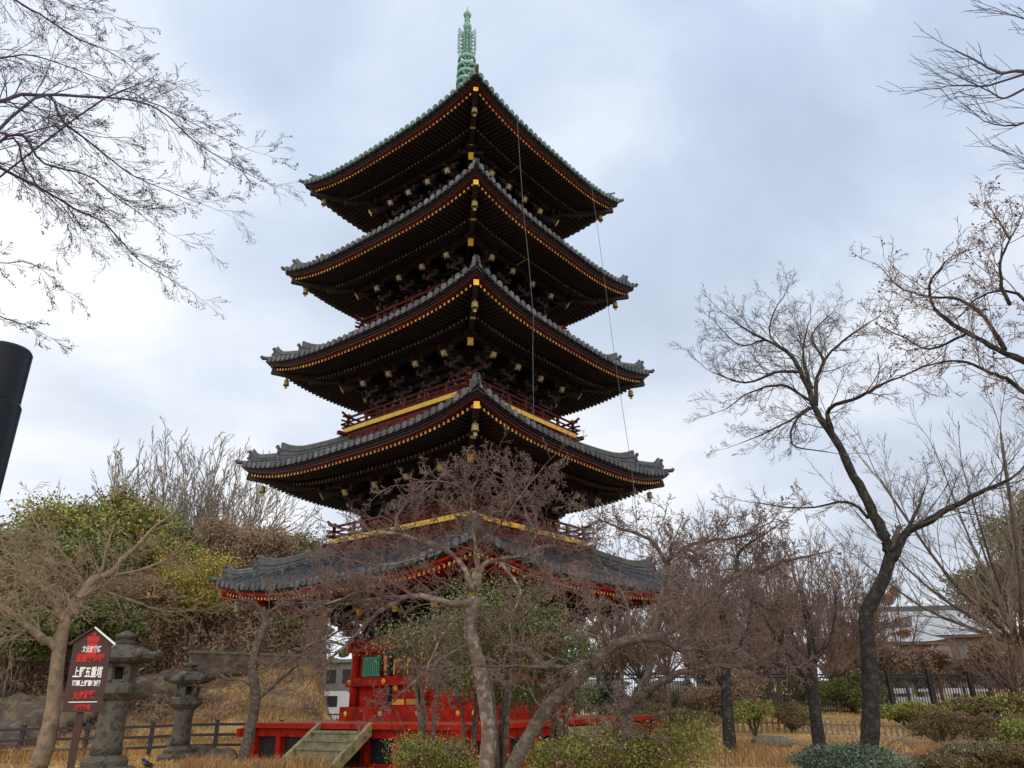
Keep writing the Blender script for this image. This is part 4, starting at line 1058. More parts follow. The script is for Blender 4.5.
wood('slope_brush', 'dry grey-brown brush along the top of the left slope', -40, 318, 54, 605, 648, 'leafbrown', 60000, .045, 303, nb=60, el=7)
wood('far_wood', 'far dark belt of woodland behind everything on the left', -120, 345, 95, 575, 700, 'leafdark', 80000, .3, 304, nb=170)
wood('fence_foliage', 'dim shrubbery seen behind the black fence', 640, 900, 47, 672, 712, 'leafolive', 40000, .08, 305, nb=34, dep=3)
# thin bare saplings on the slope
for j in range(13):
    px = 120 + j * 16 + (j * 37 % 9); d = 50 + (j * 29 % 7)
    x, y = GX(px, d); z = tz(x, y); t = Tree('sapling', 'thin pale bare sapling among the brush of the left slope', group='saplings on the left slope', seed=400 + j, bark='twigfar', twig='twigfar', minr=.014, lev=1, dens=4, ratio=.5, wig=.1, upb=.05, ang=(18, 40), seg=.5)
    for s in range(3):
        a = j + s * 2.1; t.limb([(x, y, z - .1), (x + .4 * math.cos(a), y + .3 * math.sin(a), z + 1.6), (x + 1.0 * math.cos(a), y + .6 * math.sin(a), z + 3.4)], .05, .02, 6, klen=1.3, trunk=(s == 0), n=5)
    t.done((x, y, z))
print('bushes done')

# ================================================================== GROUND
xs = np.unique(np.concatenate([np.linspace(-900, -60, 12), np.linspace(-60, 60, 161), np.linspace(60, 900, 12)]))
ys = np.unique(np.concatenate([np.linspace(-300, -5, 6), np.linspace(-5, 120, 170), np.linspace(120, 1500, 14)]))
X, Y = np.meshgrid(xs, ys); Z = terr(X, Y)
mb = MB(); nx = len(xs); ny = len(ys)
ii = np.arange(ny - 1)[:, None] * nx + np.arange(nx - 1)[None, :]
mb.addq(np.stack([X, Y, Z], -1).reshape(-1, 3), np.stack([ii, ii + 1, ii + nx + 1, ii + nx], -1).reshape(-1, 4))
g = mb.build('ground', 'ground', None, True); g['kind'] = 'structure'; g['label'] = 'dry straw-coloured lawn and leaf-littered slope'
# paved lane behind the pagoda
mb = MB(); x, y = GX(330, 40)
for q in range(20):
    y0 = 36 + q * 3; x0 = -.178 * y0 - .3; x1 = -.128 * y0 + 1.5
    y1 = y0 + 3; x2 = -.178 * y1 - .3; x3 = -.128 * y1 + 1.5
    z0_ = max(tz(x0, y0), tz(x1, y0)) + .05
    mb.hexa([(x0 + .6, y0, -.3), (x1, y0, -.3), (x3, y1, -.3), (x2 + .6, y1, -.3), (x0 + .6, y0, .09), (x1, y0, .09), (x3, y1, .09), (x2 + .6, y1, .09)])
g = mb.build('path', 'path'); g['kind'] = 'structure'; g['label'] = 'grey paved lane behind the pagoda'
# grass blades
def blades(name, label, m, regions, n, h, seed, w=.012):
    g = np.random.default_rng(seed); mb = MB()
    for (px0, px1, d0, d1, dens) in regions:
        k = int(n * dens); px = g.uniform(px0, px1, k); d = np.sqrt(g.uniform(d0 ** 2, d1 ** 2, k))
        az = np.arctan((px - 512) / F * math.cos(PITCH)) + YAW
        # patchy
        x = d * np.sin(az); y = d * np.cos(az)
        keep = (np.sin(x * 1.7 + 2 * np.sin(y * .9)) + np.cos(y * 1.3 + x * .4) + g.normal(0, .8, k)) > -.3
        x, y = x[keep], y[keep]; k = len(x); z = terr(x, y)
        c, s = math.cos(-pg.rotation_euler[2]), math.sin(-pg.rotation_euler[2])
        lx = c * x - s * (y - 27); ly = s * x + c * (y - 27)
        ok = np.maximum(abs(lx), abs(ly)) > 4.75; x, y, z = x[ok], y[ok], z[ok]; k = len(x)
        hh = h * g.uniform(.4, 1.3, k); ln = g.normal(0, .35, (k, 2)) * hh[:, None]; an = g.uniform(0, 6.28, k); ww = w * g.uniform(.7, 1.6, k)
        b = np.stack([x, y, z - .02], 1); sd = np.stack([np.cos(an) * ww, np.sin(an) * ww, 0 * an], 1)
        tip = b + np.stack([ln[:, 0], ln[:, 1], hh], 1); mid = b + np.stack([ln[:, 0] * .3, ln[:, 1] * .3, hh * .6], 1)
        V = np.stack([b - sd, b + sd, mid + sd * .7, tip, mid - sd * .7], 1).reshape(-1, 3); o = np.arange(k)[:, None] * 5
        mb.addq(V, np.concatenate([o, o + 1, o + 2, o + 4], 1), np.concatenate([o + 4, o + 2, o + 3], 1))
    return tag(mb.build(name, m), label, 'grass', kind='stuff')
blades('dry_grass', 'short straw-coloured winter grass', 'drygrass', [(-60, 1100, 21, 30, 1.), (-60, 360, 30, 50, 1.), (600, 1100, 30, 44, .8)], 42000, .13, 1)
blades('russet_grass', 'taller russet dry stalks in drifts', 'redgrass', [(185, 330, 20.5, 24, .30), (900, 945, 20.5, 26, .25), (700, 800, 21, 27, .15), (-40, 130, 30, 36, .2), (940, 1060, 21, 27, .2)], 16000, .42, 2, w=.009)
blades('slope_grass', 'long ochre grass tufts on the bank', 'drygrass', [(-40, 330, 36, 52, 1.)], 60000, .2, 3, w=.012)
blades('leaf_litter', 'scattered brown dead stems and leaves on the bank', 'leafbrown', [(-40, 330, 38, 52, 1.)], 26000, .22, 4, w=.018)

# ================================================================== rocks, slope wall
rk = random.Random(4)
def rockobj(name, label, px, py, d, r, m='rock', group=None, flat=.7):
    x, y = GX(px, d); z0 = tz(x, y); bm = MB(); g = random.Random(int(px * 7 + py)); V = []
    ph = [g.uniform(0, 6.28) for _ in range(8)]; n, mm = 28, 16
    for j in range(mm + 1):
        th = math.pi * j / mm
        for q in range(n):
            a = 2 * math.pi * q / n; X_, Y_, Z_ = math.sin(th) * math.cos(a), math.sin(th) * math.sin(a), math.cos(th)
            k = 1 + .16 * math.sin(3.1 * X_ + ph[0] + 1.7 * Z_) + .12 * math.sin(4.3 * Y_ + ph[1] - 2.9 * Z_) + .07 * math.sin(8 * X_ + ph[2] + 5 * Y_) + .05 * math.sin(13 * Z_ + ph[3] + 9 * X_) + .03 * math.sin(21 * Y_ + ph[4] + 17 * X_)
            k = min(k, 1.12)
            V.append((r * k * X_, r * k * .8 * Y_, r * flat * k * Z_))
    bm.addq(V, [(j * n + q, j * n + (q + 1) % n, (j + 1) * n + (q + 1) % n, (j + 1) * n + q) for j in range(mm) for q in range(n)])
    o = bm.build(name, m, None, True); o.location = (x, y, z0 + r * flat * .35); return tag(o, label, 'rock', group)
rockobj('boulder', 'dark rock outcrop at the left edge of the bank', -5, 690, 39, 1.4, flat=.5)
rockobj('boulder', 'craggy rock top above the small stone lantern', 175, 656, 48, 1.2, flat=.45)
rockobj('boulder', 'flat stone at the foot of the curved tree', 228, 742, 27, .45)
rockobj('boulder', 'low stone left of the curved tree root', 208, 738, 30, .45)
rockobj('boulder', 'long low kerb stone on the right lawn', 960, 742, 26, .8, 'moss', flat=.35)
rockobj('boulder', 'second low kerb stone beside the slim trunk', 765, 738, 28, .7, 'moss', flat=.3)
mb = MB()
for q in range(9):
    p0 = W(190 + q * 15, 653 + q * .5, 46.5 + q * .2); p1 = W(205 + q * 15, 653.5 + q * .5, 46.7 + q * .2)
    mb.hexa([(p0[0], p0[1], p0[2] - 1.), (p1[0], p1[1], p1[2] - 1.), (p1[0], p1[1] + .6, p1[2] - 1.), (p0[0], p0[1] + .6, p0[2] - 1.), (p0[0], p0[1], p0[2]), (p1[0], p1[1], p1[2]), (p1[0], p1[1] + .6, p1[2]), (p0[0], p0[1] + .6, p0[2])], 'rock')
    mb.hexa([(p0[0], p0[1] - .06, p0[2] + .004), (p1[0], p1[1] - .06, p1[2] + .004), (p1[0], p1[1] + .66, p1[2] + .004), (p0[0], p0[1] + .66, p0[2] + .004), (p0[0], p0[1] - .06, p0[2] + .14), (p1[0], p1[1] - .06, p1[2] + .14), (p1[0], p1[1] + .66, p1[2] + .14), (p0[0], p0[1] + .66, p0[2] + .14)], 'moss')
tag(mb.build('retaining_wall'), 'low dark stone wall with pale coping along the top of the bank', 'wall')

for j, (px, py, d, r, fl, lab) in enumerate([(20, 662, 45, 2.2, .55, 'craggy brown rock face at the top of the bank, far left'), (66, 668, 44, 1.6, .6, 'brown rock face left of the notice board'), (118, 664, 45.5, 2.0, .55, 'dark rock face behind the large lantern'), (160, 660, 46, 1.8, .55, 'rock face just left of the stone wall'), (8, 684, 40, 1.5, .6, 'lower dark rock by the fence at the left edge')]):
    c = W(px, py, d); rockobj('rock_face', lab, px, py, d, r, 'rock', None, fl)
def low_brush(name, label, regs, m, n, size, seed, el=6, hh=.5):
    rn = random.Random(seed); blobs = []
    for px0, px1, d0, d1, nb in regs:
        for q in range(nb):
            px = rn.uniform(px0, px1); d = rn.uniform(d0, d1); x, y = GX(px, d); r = rn.uniform(.5, 1.3)
            blobs.append((np.array([x, y, tz(x, y) + hh * .5]), (r, r, hh * rn.uniform(.5, 1.2))))
    mb = MB(); leaf_cloud(mb, blobs, n, size, seed, shell=.3, elong=el)
    return tag(mb.build(name, m), label, 'brush', kind='stuff')
low_brush('bank_brambles', 'brown brambles and dead stems in patches over the bank', [(-30, 310, 41, 47.5, 46)], 'leafbrown', 26000, .030, 31)
low_brush('top_brambles', 'grey-brown brush thick along the foot of the slope trees', [(-40, 318, 48, 53, 90)], 'leafbrown', 70000, .045, 32, hh=2.0)
low_brush('olive_undergrowth', 'olive undergrowth between the slope trees', [(-40, 318, 49, 54, 60)], 'leafolive', 40000, .06, 33, hh=2.6, el=3)
low_brush('lawn_litter', 'dead leaves and twigs scattered on the right lawn', [(600, 1080, 21, 34, 60)], 'leafbrown', 16000, .022, 34, hh=.08, el=2)
# ================================================================== left post-and-rail fence
fe = empty('rail_fence', (*GX(100, 32.5), 0), 0, 'dark brown three-rail timber fence along the foot of the bank', 'fence')
pp = []
for q in range(17):
    px = -66 + q * 31.8; d = 33.2 - q * .12; x, y = GX(px, d); pp.append((x - fe.location.x, y - fe.location.y, tz(x, y)))
for x, y, z in pp:
    mb = MB(); mb.box(x - .06, x + .06, y - .06, y + .06, z - .2, z + 1.08); mb.box(x - .07, x + .07, y - .07, y + .07, z + 1.082, z + 1.11); mb.build('post', 'fencewood', fe)
for h in (.28, .62, .96):
    mb = MB()
    for a, b in zip(pp[:-1], pp[1:]): mb.beam((a[0], a[1] - .085, a[2] + h), (b[0], b[1] - .085, b[2] + h), .045, .09)
    mb.build('rail', 'fencewood', fe)

# ================================================================== stone lanterns
def lantern(label, px, py_base, d, H, seed, mname='stone'):
    x, y = GX(px, d); e = empty('stone_lantern', (x, y, tz(x, y)), .3 + seed, label, 'lantern', 'stone lanterns on the left lawn'); s = H / 3.3
    def L(nm, prof, n=6, ph=0, sm_=False):
        b = MB(); b.lathe([(r * s, z * s) for r, z in prof], n, (0, 0, 0), None, 0, ph); return b.build(nm, mname, e, sm_)
    L('base_stone', [(.70, -.1), (.72, .12), (.66, .20), (.62, .22)], 6)
    L('plinth', [(.50, .22), (.52, .34), (.42, .44), (.36, .46)], 16, 0, False)
    L('post', [(.34, .46), (.33, .7), (.305, 1.1), (.30, 1.4), (.33, 1.62)], 16, 0, True)
    L('platform_stone', [(.34, 1.62), (.44, 1.68), (.56, 1.80), (.57, 1.98), (.50, 2.02)], 6)
    b = MB()
    for k in range(6):   # fire box: six posts with openings between
        a = k * math.pi / 3
        b.beam((.33 * s * math.cos(a), .33 * s * math.sin(a), 2.02 * s), (.33 * s * math.cos(a), .33 * s * math.sin(a), 2.44 * s), .11 * s, .11 * s, upv=(math.cos(a), math.sin(a), 0))
        if k % 2:
            a2 = a + math.pi / 6; r = .28 * s; b.beam((r * math.cos(a2), r * math.sin(a2), 2.02 * s), (r * math.cos(a2), r * math.sin(a2), 2.44 * s), .26 * s, .05 * s, upv=(math.cos(a2), math.sin(a2), 0))
    b.lathe([(.38 * s, 2.02 * s), (.38 * s, 2.10 * s)], 6); b.lathe([(.37 * s, 2.38 * s), (.37 * s, 2.46 * s)], 6)
    b.build('fire_box', mname, e)
    L('cap_roof', [(.45, 2.46), (.66, 2.50), (.76, 2.58), (.72, 2.68), (.50, 2.76), (.34, 2.86), (.26, 2.90)], 6)
    b = MB()
    for k in range(6):
        a = k * math.pi / 3
        b.tube([(.35 * s * math.cos(a), .35 * s * math.sin(a), 2.82 * s), (.6 * s * math.cos(a), .6 * s * math.sin(a), 2.68 * s), (.78 * s * math.cos(a), .78 * s * math.sin(a), 2.66 * s), (.86 * s * math.cos(a), .86 * s * math.sin(a), 2.76 * s)], [.05 * s, .07 * s, .1 * s, .075 * s], 8)
    b.build('roof_scroll', mname, e, True)
    L('finial', [(.22, 2.90), (.24, 2.97), (.13, 3.0), (.17, 3.04), (.25, 3.08), (.22, 3.14), (.10, 3.2), (.03, 3.23)], 14, 0, True)
    return e
lantern('larger mossy stone lantern right behind the notice board', 115, 764, 23.6, 3.58, 0)
lantern('smaller stone lantern standing further back by the rail fence', 186, 750, 29.5, 3.1, .2)

# ================================================================== notice board
sg = empty('notice_board', (*GX(77, 8), 0), 0, 'dark brown house-shaped notice board with red and white Japanese writing on a post', 'sign')
pc = W(87.5, 676, 8); topc = W(97, 629, 8); pb = W(81.5, 712, 8)
x0, y0 = sg.location.x, sg.location.y
ux = norm(np.array([cr[0], cr[1], 0]) * .93 + np.array([fh[0], fh[1], 0]) * .36)   # board turned slightly
nx_ = np.cross(ux, [0, 0, 1.]); nx_ = norm(nx_)  # towards camera
cx = pc - ux * 0.0
Wd = .15; zb_, zs, za = pb[2], W(100, 643.5, 8)[2], topc[2]
lean = .0
def BP(u, z, o=0.): return np.array([cx[0], cx[1], 0]) + ux * (u + -.012 * (z - pc[2]) / .5) + nx_ * o + np.array([0, 0, z]) - np.array([x0, y0, 0])
prof = [(-Wd, zb_), (Wd, zb_), (Wd, zs), (0, za), (-Wd, zs)]
mb = MB(); V = [BP(u, z, .015) for u, z in prof] + [BP(u, z, -.02) for u, z in prof]
mb.add(V, [(0, 1, 2, 3, 4), (9, 8, 7, 6, 5)] + [(k, 5 + k, 5 + (k + 1) % 5, (k + 1) % 5) for k in range(5)], 'sign')
mb.build('board', None, sg)
mb = MB()
mb.hexa([BP(0, za + .003, -.03), BP(Wd + .03, zs - .017, -.03), BP(Wd + .03, zs - .017, .05), BP(0, za + .003, .05), BP(0, za + .02, -.03), BP(Wd + .035, zs + .0, -.03), BP(Wd + .035, zs + .0, .05), BP(0, za + .02, .05)], 'signwhite')
mb.hexa([BP(-Wd - .03, zs - .017, -.03), BP(-.001, za + .003, -.03), BP(-.001, za + .003, .05), BP(-Wd - .03, zs - .017, .05), BP(-Wd - .035, zs, -.03), BP(-.001, za + .02, -.03), BP(-.001, za + .02, .05), BP(-Wd - .035, zs, .05)], 'sign')
mb.build('board_roof', None, sg)
mb = MB(); mb.beam(BP(-.01, zb_ + .5, -.045), BP(-.03, -.2, -.045), .055, .05, 'sign', upv=tuple(nx_)); mb.build('post', None, sg)
rot = Matrix(((ux[0], 0, nx_[0]), (ux[1], 0, nx_[1]), (0, 1, 0))).to_4x4()
def text(s, z, h, m, wid, bold=.0):
    cu = bpy.data.curves.new('writing', 'FONT'); cu.body = s; cu.size = h; cu.align_x = 'CENTER'; cu.align_y = 'CENTER'; cu.extrude = .0015; cu.offset = bold
    o = bpy.data.objects.new('writing', cu); COL.objects.link(o)
    bpy.context.view_layer.update(); w = o.dimensions.x or 1
    p = BP(0, z, .0185); o.matrix_world = Matrix.Translation(Vector(p)) @ rot @ Matrix.Diagonal((wid / w, 1, 1, 1))
    cu.materials.append(MT[m])
    dg = bpy.context.evaluated_depsgraph_get(); me = bpy.data.meshes.new_from_object(o.evaluated_get(dg)); mw = o.matrix_world.copy()
    bpy.data.objects.remove(o); me.transform(mw); oo = bpy.data.objects.new('writing', me); COL.objects.link(oo); oo.parent = sg
Hh = zs - zb_
def zz(f): return zb_ + Hh * f
text('文化財愛護', zz(.905), .058, 'signwhite', .15, .0012)
text('重要文化財', zz(.775), .07, 'signred', .22, .0035)
text('上野五重塔', zz(.56), .095, 'signwhite', .23, .0025)
text('恩賜上野動物園', zz(.405), .05, 'signwhite', .22, .0018)
text('火気厳禁', zz(.235), .07, 'signred', .17, .003)
text('上野消防署', zz(.062), .042, 'signred', .13, .003)
mb = MB(); mb.hexa([BP(-.11, zz(.135), .0155), BP(.11, zz(.135), .0155), BP(.11, zz(.135), .018), BP(-.11, zz(.135), .018), BP(-.11, zz(.148), .0155), BP(.11, zz(.148), .0155), BP(.11, zz(.148), .018), BP(-.11, zz(.148), .018)], 'signwhite'); mb.build('white_line', None, sg)
# red emblem of stacked bracket shapes
mb = MB(); zc = zs + .0
for pr in ([(-.075, .10), (.075, .10), (.085, .065), (.055, .05), (-.055, .05), (-.085, .065)], [(-.07, .045), (.07, .045), (.06, .005), (-.06, .005)], [(-.055, 0), (.055, 0), (.06, -.045), (.04, -.075), (-.04, -.075), (-.06, -.045)], [(-.018, .13), (.03, .14), (.018, .102), (-.018, .102)]):
    n = len(pr); V = [BP(u * .62, zc + z - .04, o) for o in (.0185, .0155) for u, z in pr]
    mb.add(V, [tuple(range(n))[::-1], tuple(range(n, 2 * n))] + [(k, (k + 1) % n, n + (k + 1) % n, n + k) for k in range(n)])
mb.build('emblem', 'signred', sg)

# ================================================================== black pole, near left
pt = W(7, 349, 2.6); e = empty('black_pole', (float(pt[0]), float(pt[1]), 0), 0, 'thick glossy black pole cut off by the left edge of the picture', 'pole')
pr_ = .072
mb = MB(); mb.lathe([(pr_, -.1), (pr_, pt[2] - .012), (pr_ - .006, pt[2] - .002), (pr_ - .02, pt[2])], 40); mb.build('shaft', 'pole', e, True)
mb = MB(); z1 = W(20, 407, 2.6)[2]
mb.lathe([(pr_ + .001, z1 - 1.2), (pr_ + .006, z1 - 1.19), (pr_ + .006, z1 - .01), (pr_ + .001, z1)], 40); mb.build('sleeve', 'pole', e, True)
mb = MB(); a0 = -math.pi / 2 + .35
P = []
for k in range(25):
    b = 2 * math.pi * k / 24; aa = a0 + .33 * math.cos(b); P.append(((pr_ + .008) * math.cos(aa), (pr_ + .008) * math.sin(aa), z1 - .13 + .12 * math.sin(b)))
mb.tube(P, .004, 6); mb.build('inspection_hatch_rim', 'wire', e, True)

# ================================================================== crow
cx_, cy_ = GX(156, 24.6); e = empty('crow', (cx_, cy_, tz(cx_, cy_)), 2.6, 'small black bird with pale flank pecking on the lawn below the large lantern', 'bird')
mb = MB(); mb.tube([(-.20, 0, .10), (-.12, 0, .16), (-.02, 0, .20), (.07, 0, .23), (.12, 0, .28), (.165, 0, .31), (.20, 0, .30)], [.012, .05, .078, .07, .045, .042, .02], 12)
mb.build('body', 'crow', e, True)
mb = MB(); mb.tube([(.19, 0, .30), (.235, 0, .285)], [.014, .003], 6); mb.build('beak', 'crow', e)
mb = MB(); mb.hexa([(-.32, -.03, .06), (-.32, .03, .06), (-.14, .04, .13), (-.14, -.04, .13), (-.32, -.03, .07), (-.32, .03, .07), (-.14, .04, .15), (-.14, -.04, .15)]); mb.build('tail', 'crow', e)
for s in (-1, 1):
    mb = MB(); mb.tube([(-.26, s * .04, .13), (-.1, s * .078, .19), (.05, s * .065, .22)], [.008, .035, .03], 8); mb.build('wing', 'crow', e, True)
    mb = MB(); mb.tube([(0, s * .03, .15), (.01, s * .03, 0), (.05, s * .03, 0.004)], [.012, .007, .005], 5); mb.build('leg', 'crow', e)
mb = MB(); mb.tube([(-.05, .05, .155), (.03, .055, .17)], [.03, .02], 8); mb.build('pale_flank', 'bird2', e, True)

# ================================================================== white van behind the pagoda
x, y = GX(330, 58); e = empty('white_van', (x, y, .09), .25, 'white van parked on the lane beyond the pagoda body', 'van')
mb = MB(); pr = [(-2.2, .5), (2.2, .5), (2.25, 1.1), (1.75, 1.3), (1.3, 2.15), (1.0, 2.35), (-2.1, 2.38), (-2.25, 2.2)]
V = [(a, o, z) for o in (-.85, .85) for a, z in pr]; n = len(pr)
mb.add(V, [tuple(range(n)), tuple(range(n, 2 * n))[::-1]] + [(k, n + k, n + (k + 1) % n, (k + 1) % n) for k in range(n)], 'vanwhite'); mb.build('body', None, e)
for s in (-1, 1):
    for a0, a1 in ((-1.9, -.7), (-.6, .4)):
        mb = MB(); mb.box(a0, a1, s * .85, s * .862, 1.35, 2.05, 'glass'); mb.build('window', None, e)
    for a in (-1.4, 1.4):
        mb = MB(); mb.tube([(a, s * .68, .36), (a, s * .87, .36)], .36, 16, 'rubber'); mb.build('wheel', None, e)
mb = MB(); mb.add([(1.72, -.7, 1.36), (1.72, .7, 1.36), (1.34, .65, 2.1), (1.34, -.65, 2.1)], [(0, 1, 2, 3)], 'glass'); V = mb.v[0]; mb.v[0] = V + np.array([.03, 0, .02]); mb.build('windscreen', None, e)
# barrier in front of it
x, y = GX(330, 48); e = empty('street_railing', (x, y, .09), 0, 'short dark railing on the lane in front of the white van', 'railing')
mb = MB(); mb.box(-.9, .9, -.03, .03, .95, 1.02); mb.box(-.9, .9, -.02, .02, .12, .18)
for q in range(13): mb.box(-.9 + q * .15 - .012, -.9 + q * .15 + .012, -.012, .012, .0, .95)
mb.build('railing_panel', 'iron', e)
x, y = GX(327, 80); e = empty('grey_building', (x, y, 0), -.05, 'pale grey building glimpsed between bank and pagoda', 'building')
mb = MB(); mb.box(-1.5, 5, -3, 3, 0, 5.2, 'stone2'); mb.build('wall', None, e)
mb = MB(); mb.box(-1.8, 5.3, -3.3, 3.3, 5.2, 5.5, 'stone2'); mb.build('roof', None, e)
for q in range(4):
    mb = MB(); mb.box(-1.1 + q * 1.5, -.2 + q * 1.5, -3.04, -3.002, 1.2, 2.6, 'glass'); mb.build('window', None, e)
    mb = MB(); mb.box(-1.1 + q * 1.5, -.2 + q * 1.5, -3.04, -3.002, 3.4, 4.6, 'glass'); mb.build('window', None, e)

# ================================================================== right: black iron fence
fe = empty('iron_fence', (*GX(900, 42), 0), 0, 'tall black iron railing fence across the right background', 'fence')
prev = None; ox, oy = fe.location.x, fe.location.y
for q in range(13):
    px = 565 + q * 41; d = 44 - q * .25; x, y = GX(px, d); z = tz(x, y); p = np.array([x - ox, y - oy, z])
    zt_ = W(px, 672, d)[2]
    mb = MB(); mb.box(p[0] - .07, p[0] + .07, p[1] - .07, p[1] + .07, z - .3, zt_ + .05, 'iron'); mb.box(p[0] - .09, p[0] + .09, p[1] - .09, p[1] + .09, zt_ + .052, zt_ + .12, 'iron'); mb.build('post', None, fe)
    if prev is not None:
        mb = MB(); a, b = prev[0], p; za_, zb2 = prev[1], zt_
        for f in (.04, .86): 
            mb.beam((a[0], a[1], a[2] + (za_ - a[2]) * f), (b[0], b[1], b[2] + (zb2 - b[2]) * f), .06, .07, 'iron')
        mb.beam((a[0], a[1], za_ - .12), (b[0], b[1], zb2 - .12), .06, .07, 'iron')
        for j in range(1, 15):
            u = j / 15; c = a * (1 - u) + b * u; zc_ = za_ * (1 - u) + zb2 * u
            mb.box(c[0] - .014, c[0] + .014, c[1] - .014, c[1] + .014, c[2], zc_ + .02, 'iron')
        mb.build('railing_panel', None, fe)
    prev = (p, zt_)
# low picket edging
fe = empty('picket_edging', (*GX(900, 31.5), 0), 0, 'knee-high pale picket edging in front of the iron fence', 'fence'); ox, oy = fe.location.x, fe.location.y
mbp = MB(); last = None
for q in range(60):
    px = 700 + q * 5.8; d = 31; x, y = GX(px, d); z = tz(x, y); zt_ = z + .42 + .04 * math.sin(q * 2.3)
    mbp.box(x - ox - .025, x - ox + .025, y - oy - .02, y - oy + .02, z, max(zt_, z + .45), 'stone2')
    if last: mbp.beam((last[0], last[1] + .03, last[2] + .3), (x - ox, y - oy + .03, z + .3), .02, .05, 'stone2')
    last = (x - ox, y - oy, z)
mbp.build('pickets', None, fe)
# stone lantern rows and glass cases beyond the fence
for j, px in enumerate((905, 922, 958, 992, 620, 645)):
    d = 50; x, y = GX(px, d); z = tz(x, y); zt_ = W(px, 676 if px > 700 else 672, d)[2]; s = max(.6, (zt_ - z) / 3.3)
    e = empty('far_lantern', (x, y, z), j, 'grey stone lantern beyond the iron fence, %s' % ['left of the pale screens', 'second from the leaning trunk', 'between the two pale screens', 'near the right edge', 'nearest the platform end', 'right of the one near the platform'][j], 'lantern', 'lanterns beyond the iron fence')
    for nm, pf, n in (('post', [(.5, 0), (.5, .3), (.3, .4), (.28, 1.6)], 8), ('fire_box', [(.5, 1.62), (.5, 1.85), (.3, 1.87), (.3, 2.35)], 6), ('cap_roof', [(.72, 2.4), (.7, 2.55), (.2, 2.85), (.15, 3.3)], 6)):
        mb = MB(); mb.lathe([(r * s, z_ * s) for r, z_ in pf], n); mb.build(nm, 'stone', e)
for j, (px, lab) in enumerate(((911, 'left of the pair'), (968, 'right of the pair'), (601, 'by the platform end'), (668, 'behind the crooked stems'))):
    x, y = GX(px, 47.5); z = tz(x, y); e = empty('pale_screen', (x, y, z), -.05, 'pale blue-white panel seen through the iron fence, ' + lab, 'panel', 'pale panels beyond the iron fence')
    zb2 = W(px, 707 if px > 800 else 691, 47.5)[2]; zc_ = W(px, 697 if px > 800 else 681, 47.5)[2]; zd = W(px, 688 if px > 800 else 676, 47.5)[2]
    mb = MB(); mb.box(-1.3, 1.3, -.04, .04, zb2 - z, zc_ - z, 'pale'); mb.build('panel', None, e)
    mb = MB(); mb.box(-1.1, .2, -.04, .04, zc_ - z + .18, zd - z, 'pale'); mb.box(.5, 1.2, -.04, .04, zc_ - z + .25, zd - z - .05, 'pale'); mb.build('upper_panel', None, e)
    for s in (-1.3, -.1, 1.3):
        mb = MB(); mb.box(s - .06, s + .06, -.1, -.045, -.2, zd - z + .1, 'iron'); mb.build('frame_post', None, e)

# ================================================================== hall with pale roof, right background
def hall(name, label, px, d, w, dep, yr, ye, yb, rz, roofm='roofwhite'):
    x, y = GX(px, d); zr = W(px, yr, d)[2]; ze_ = W(px, ye, d)[2]; z0 = tz(x, y)
    e = empty(name, (x, y, z0), rz, label, 'building'); zr -= z0; ze_ -= z0
    mb = MB(); mb.box(-w / 2 + .6, w / 2 - .6, 0.6, dep - .6, -.5, ze_ - .05, 'bldwall'); mb.build('wall', None, e)
    mb = MB()
    n = 8
    for s in range(n):   # concave hipped roof, front and back
        for fr in (0, 1):
            t0, t1 = s / n, (s + 1) / n
            def rp(t, u):
                zz_ = ze_ + (zr - ze_) * (.7 * t + .3 * t * t); yy = (dep / 2) * t; ww = w / 2 - .12 * w * t
                return (u * ww, yy if fr == 0 else dep - yy, zz_ + .25 * (abs(u) ** 4) * (1 - t))
            for q in range(8):
                u0, u1 = -1 + q / 4, -1 + (q + 1) / 4
                mb.addq([rp(t0, u0), rp(t0, u1), rp(t1, u1), rp(t1, u0)], [(0, 1, 2, 3)], m=roofm)
    for s in (-1, 1):
        mb.addq([(s * w / 2, 0, ze_ + .25), (s * w / 2, dep, ze_ + .25), (s * (w / 2 - .12 * w), dep / 2, zr)], T=[(0, 1, 2)], m=roofm)
    for q in range(int(w / .9)):
        a = -w / 2 * .86 + q * .9
        pass
    mb.box(-w / 2, w / 2, .1, dep - .1, ze_ - .25, ze_ - .06, 'bldwall'); rf = mb.build('roof', None, e)
    mb = MB(); mb.box(-w * .39, w * .39, dep / 2 - .25, dep / 2 + .25, zr - .1, zr + .35, 'tile'); 
    for s in (-1, 1): mb.box(s * w * .39 - .3, s * w * .39 + .3, dep / 2 - .35, dep / 2 + .35, zr, zr + .9, 'tile')
    mb.build('ridge', None, rf)
    for q in range(int(w / 2.2)):
        a = -w / 2 + 1.4 + q * 2.2
        mb = MB(); mb.box(a - .7, a + .7, .53, .56, ze_ * .35, ze_ * .8, 'glass'); mb.build('window', None, e)
    return e
hall('temple_hall', 'brown hall with a broad pale metal roof behind the bare trees on the right', 968, 88, 13.5, 9, 603, 634, 690, -.15)
hall('temple_hall', 'lower wing with pale roof just left of the broad-roofed hall', 915, 80, 9, 7, 622, 641, 690, .12)
hall('far_house', 'low dark-roofed house hidden by bare trees right of the pagoda', 770, 92, 11, 8, 628, 655, 690, .1, 'tile')

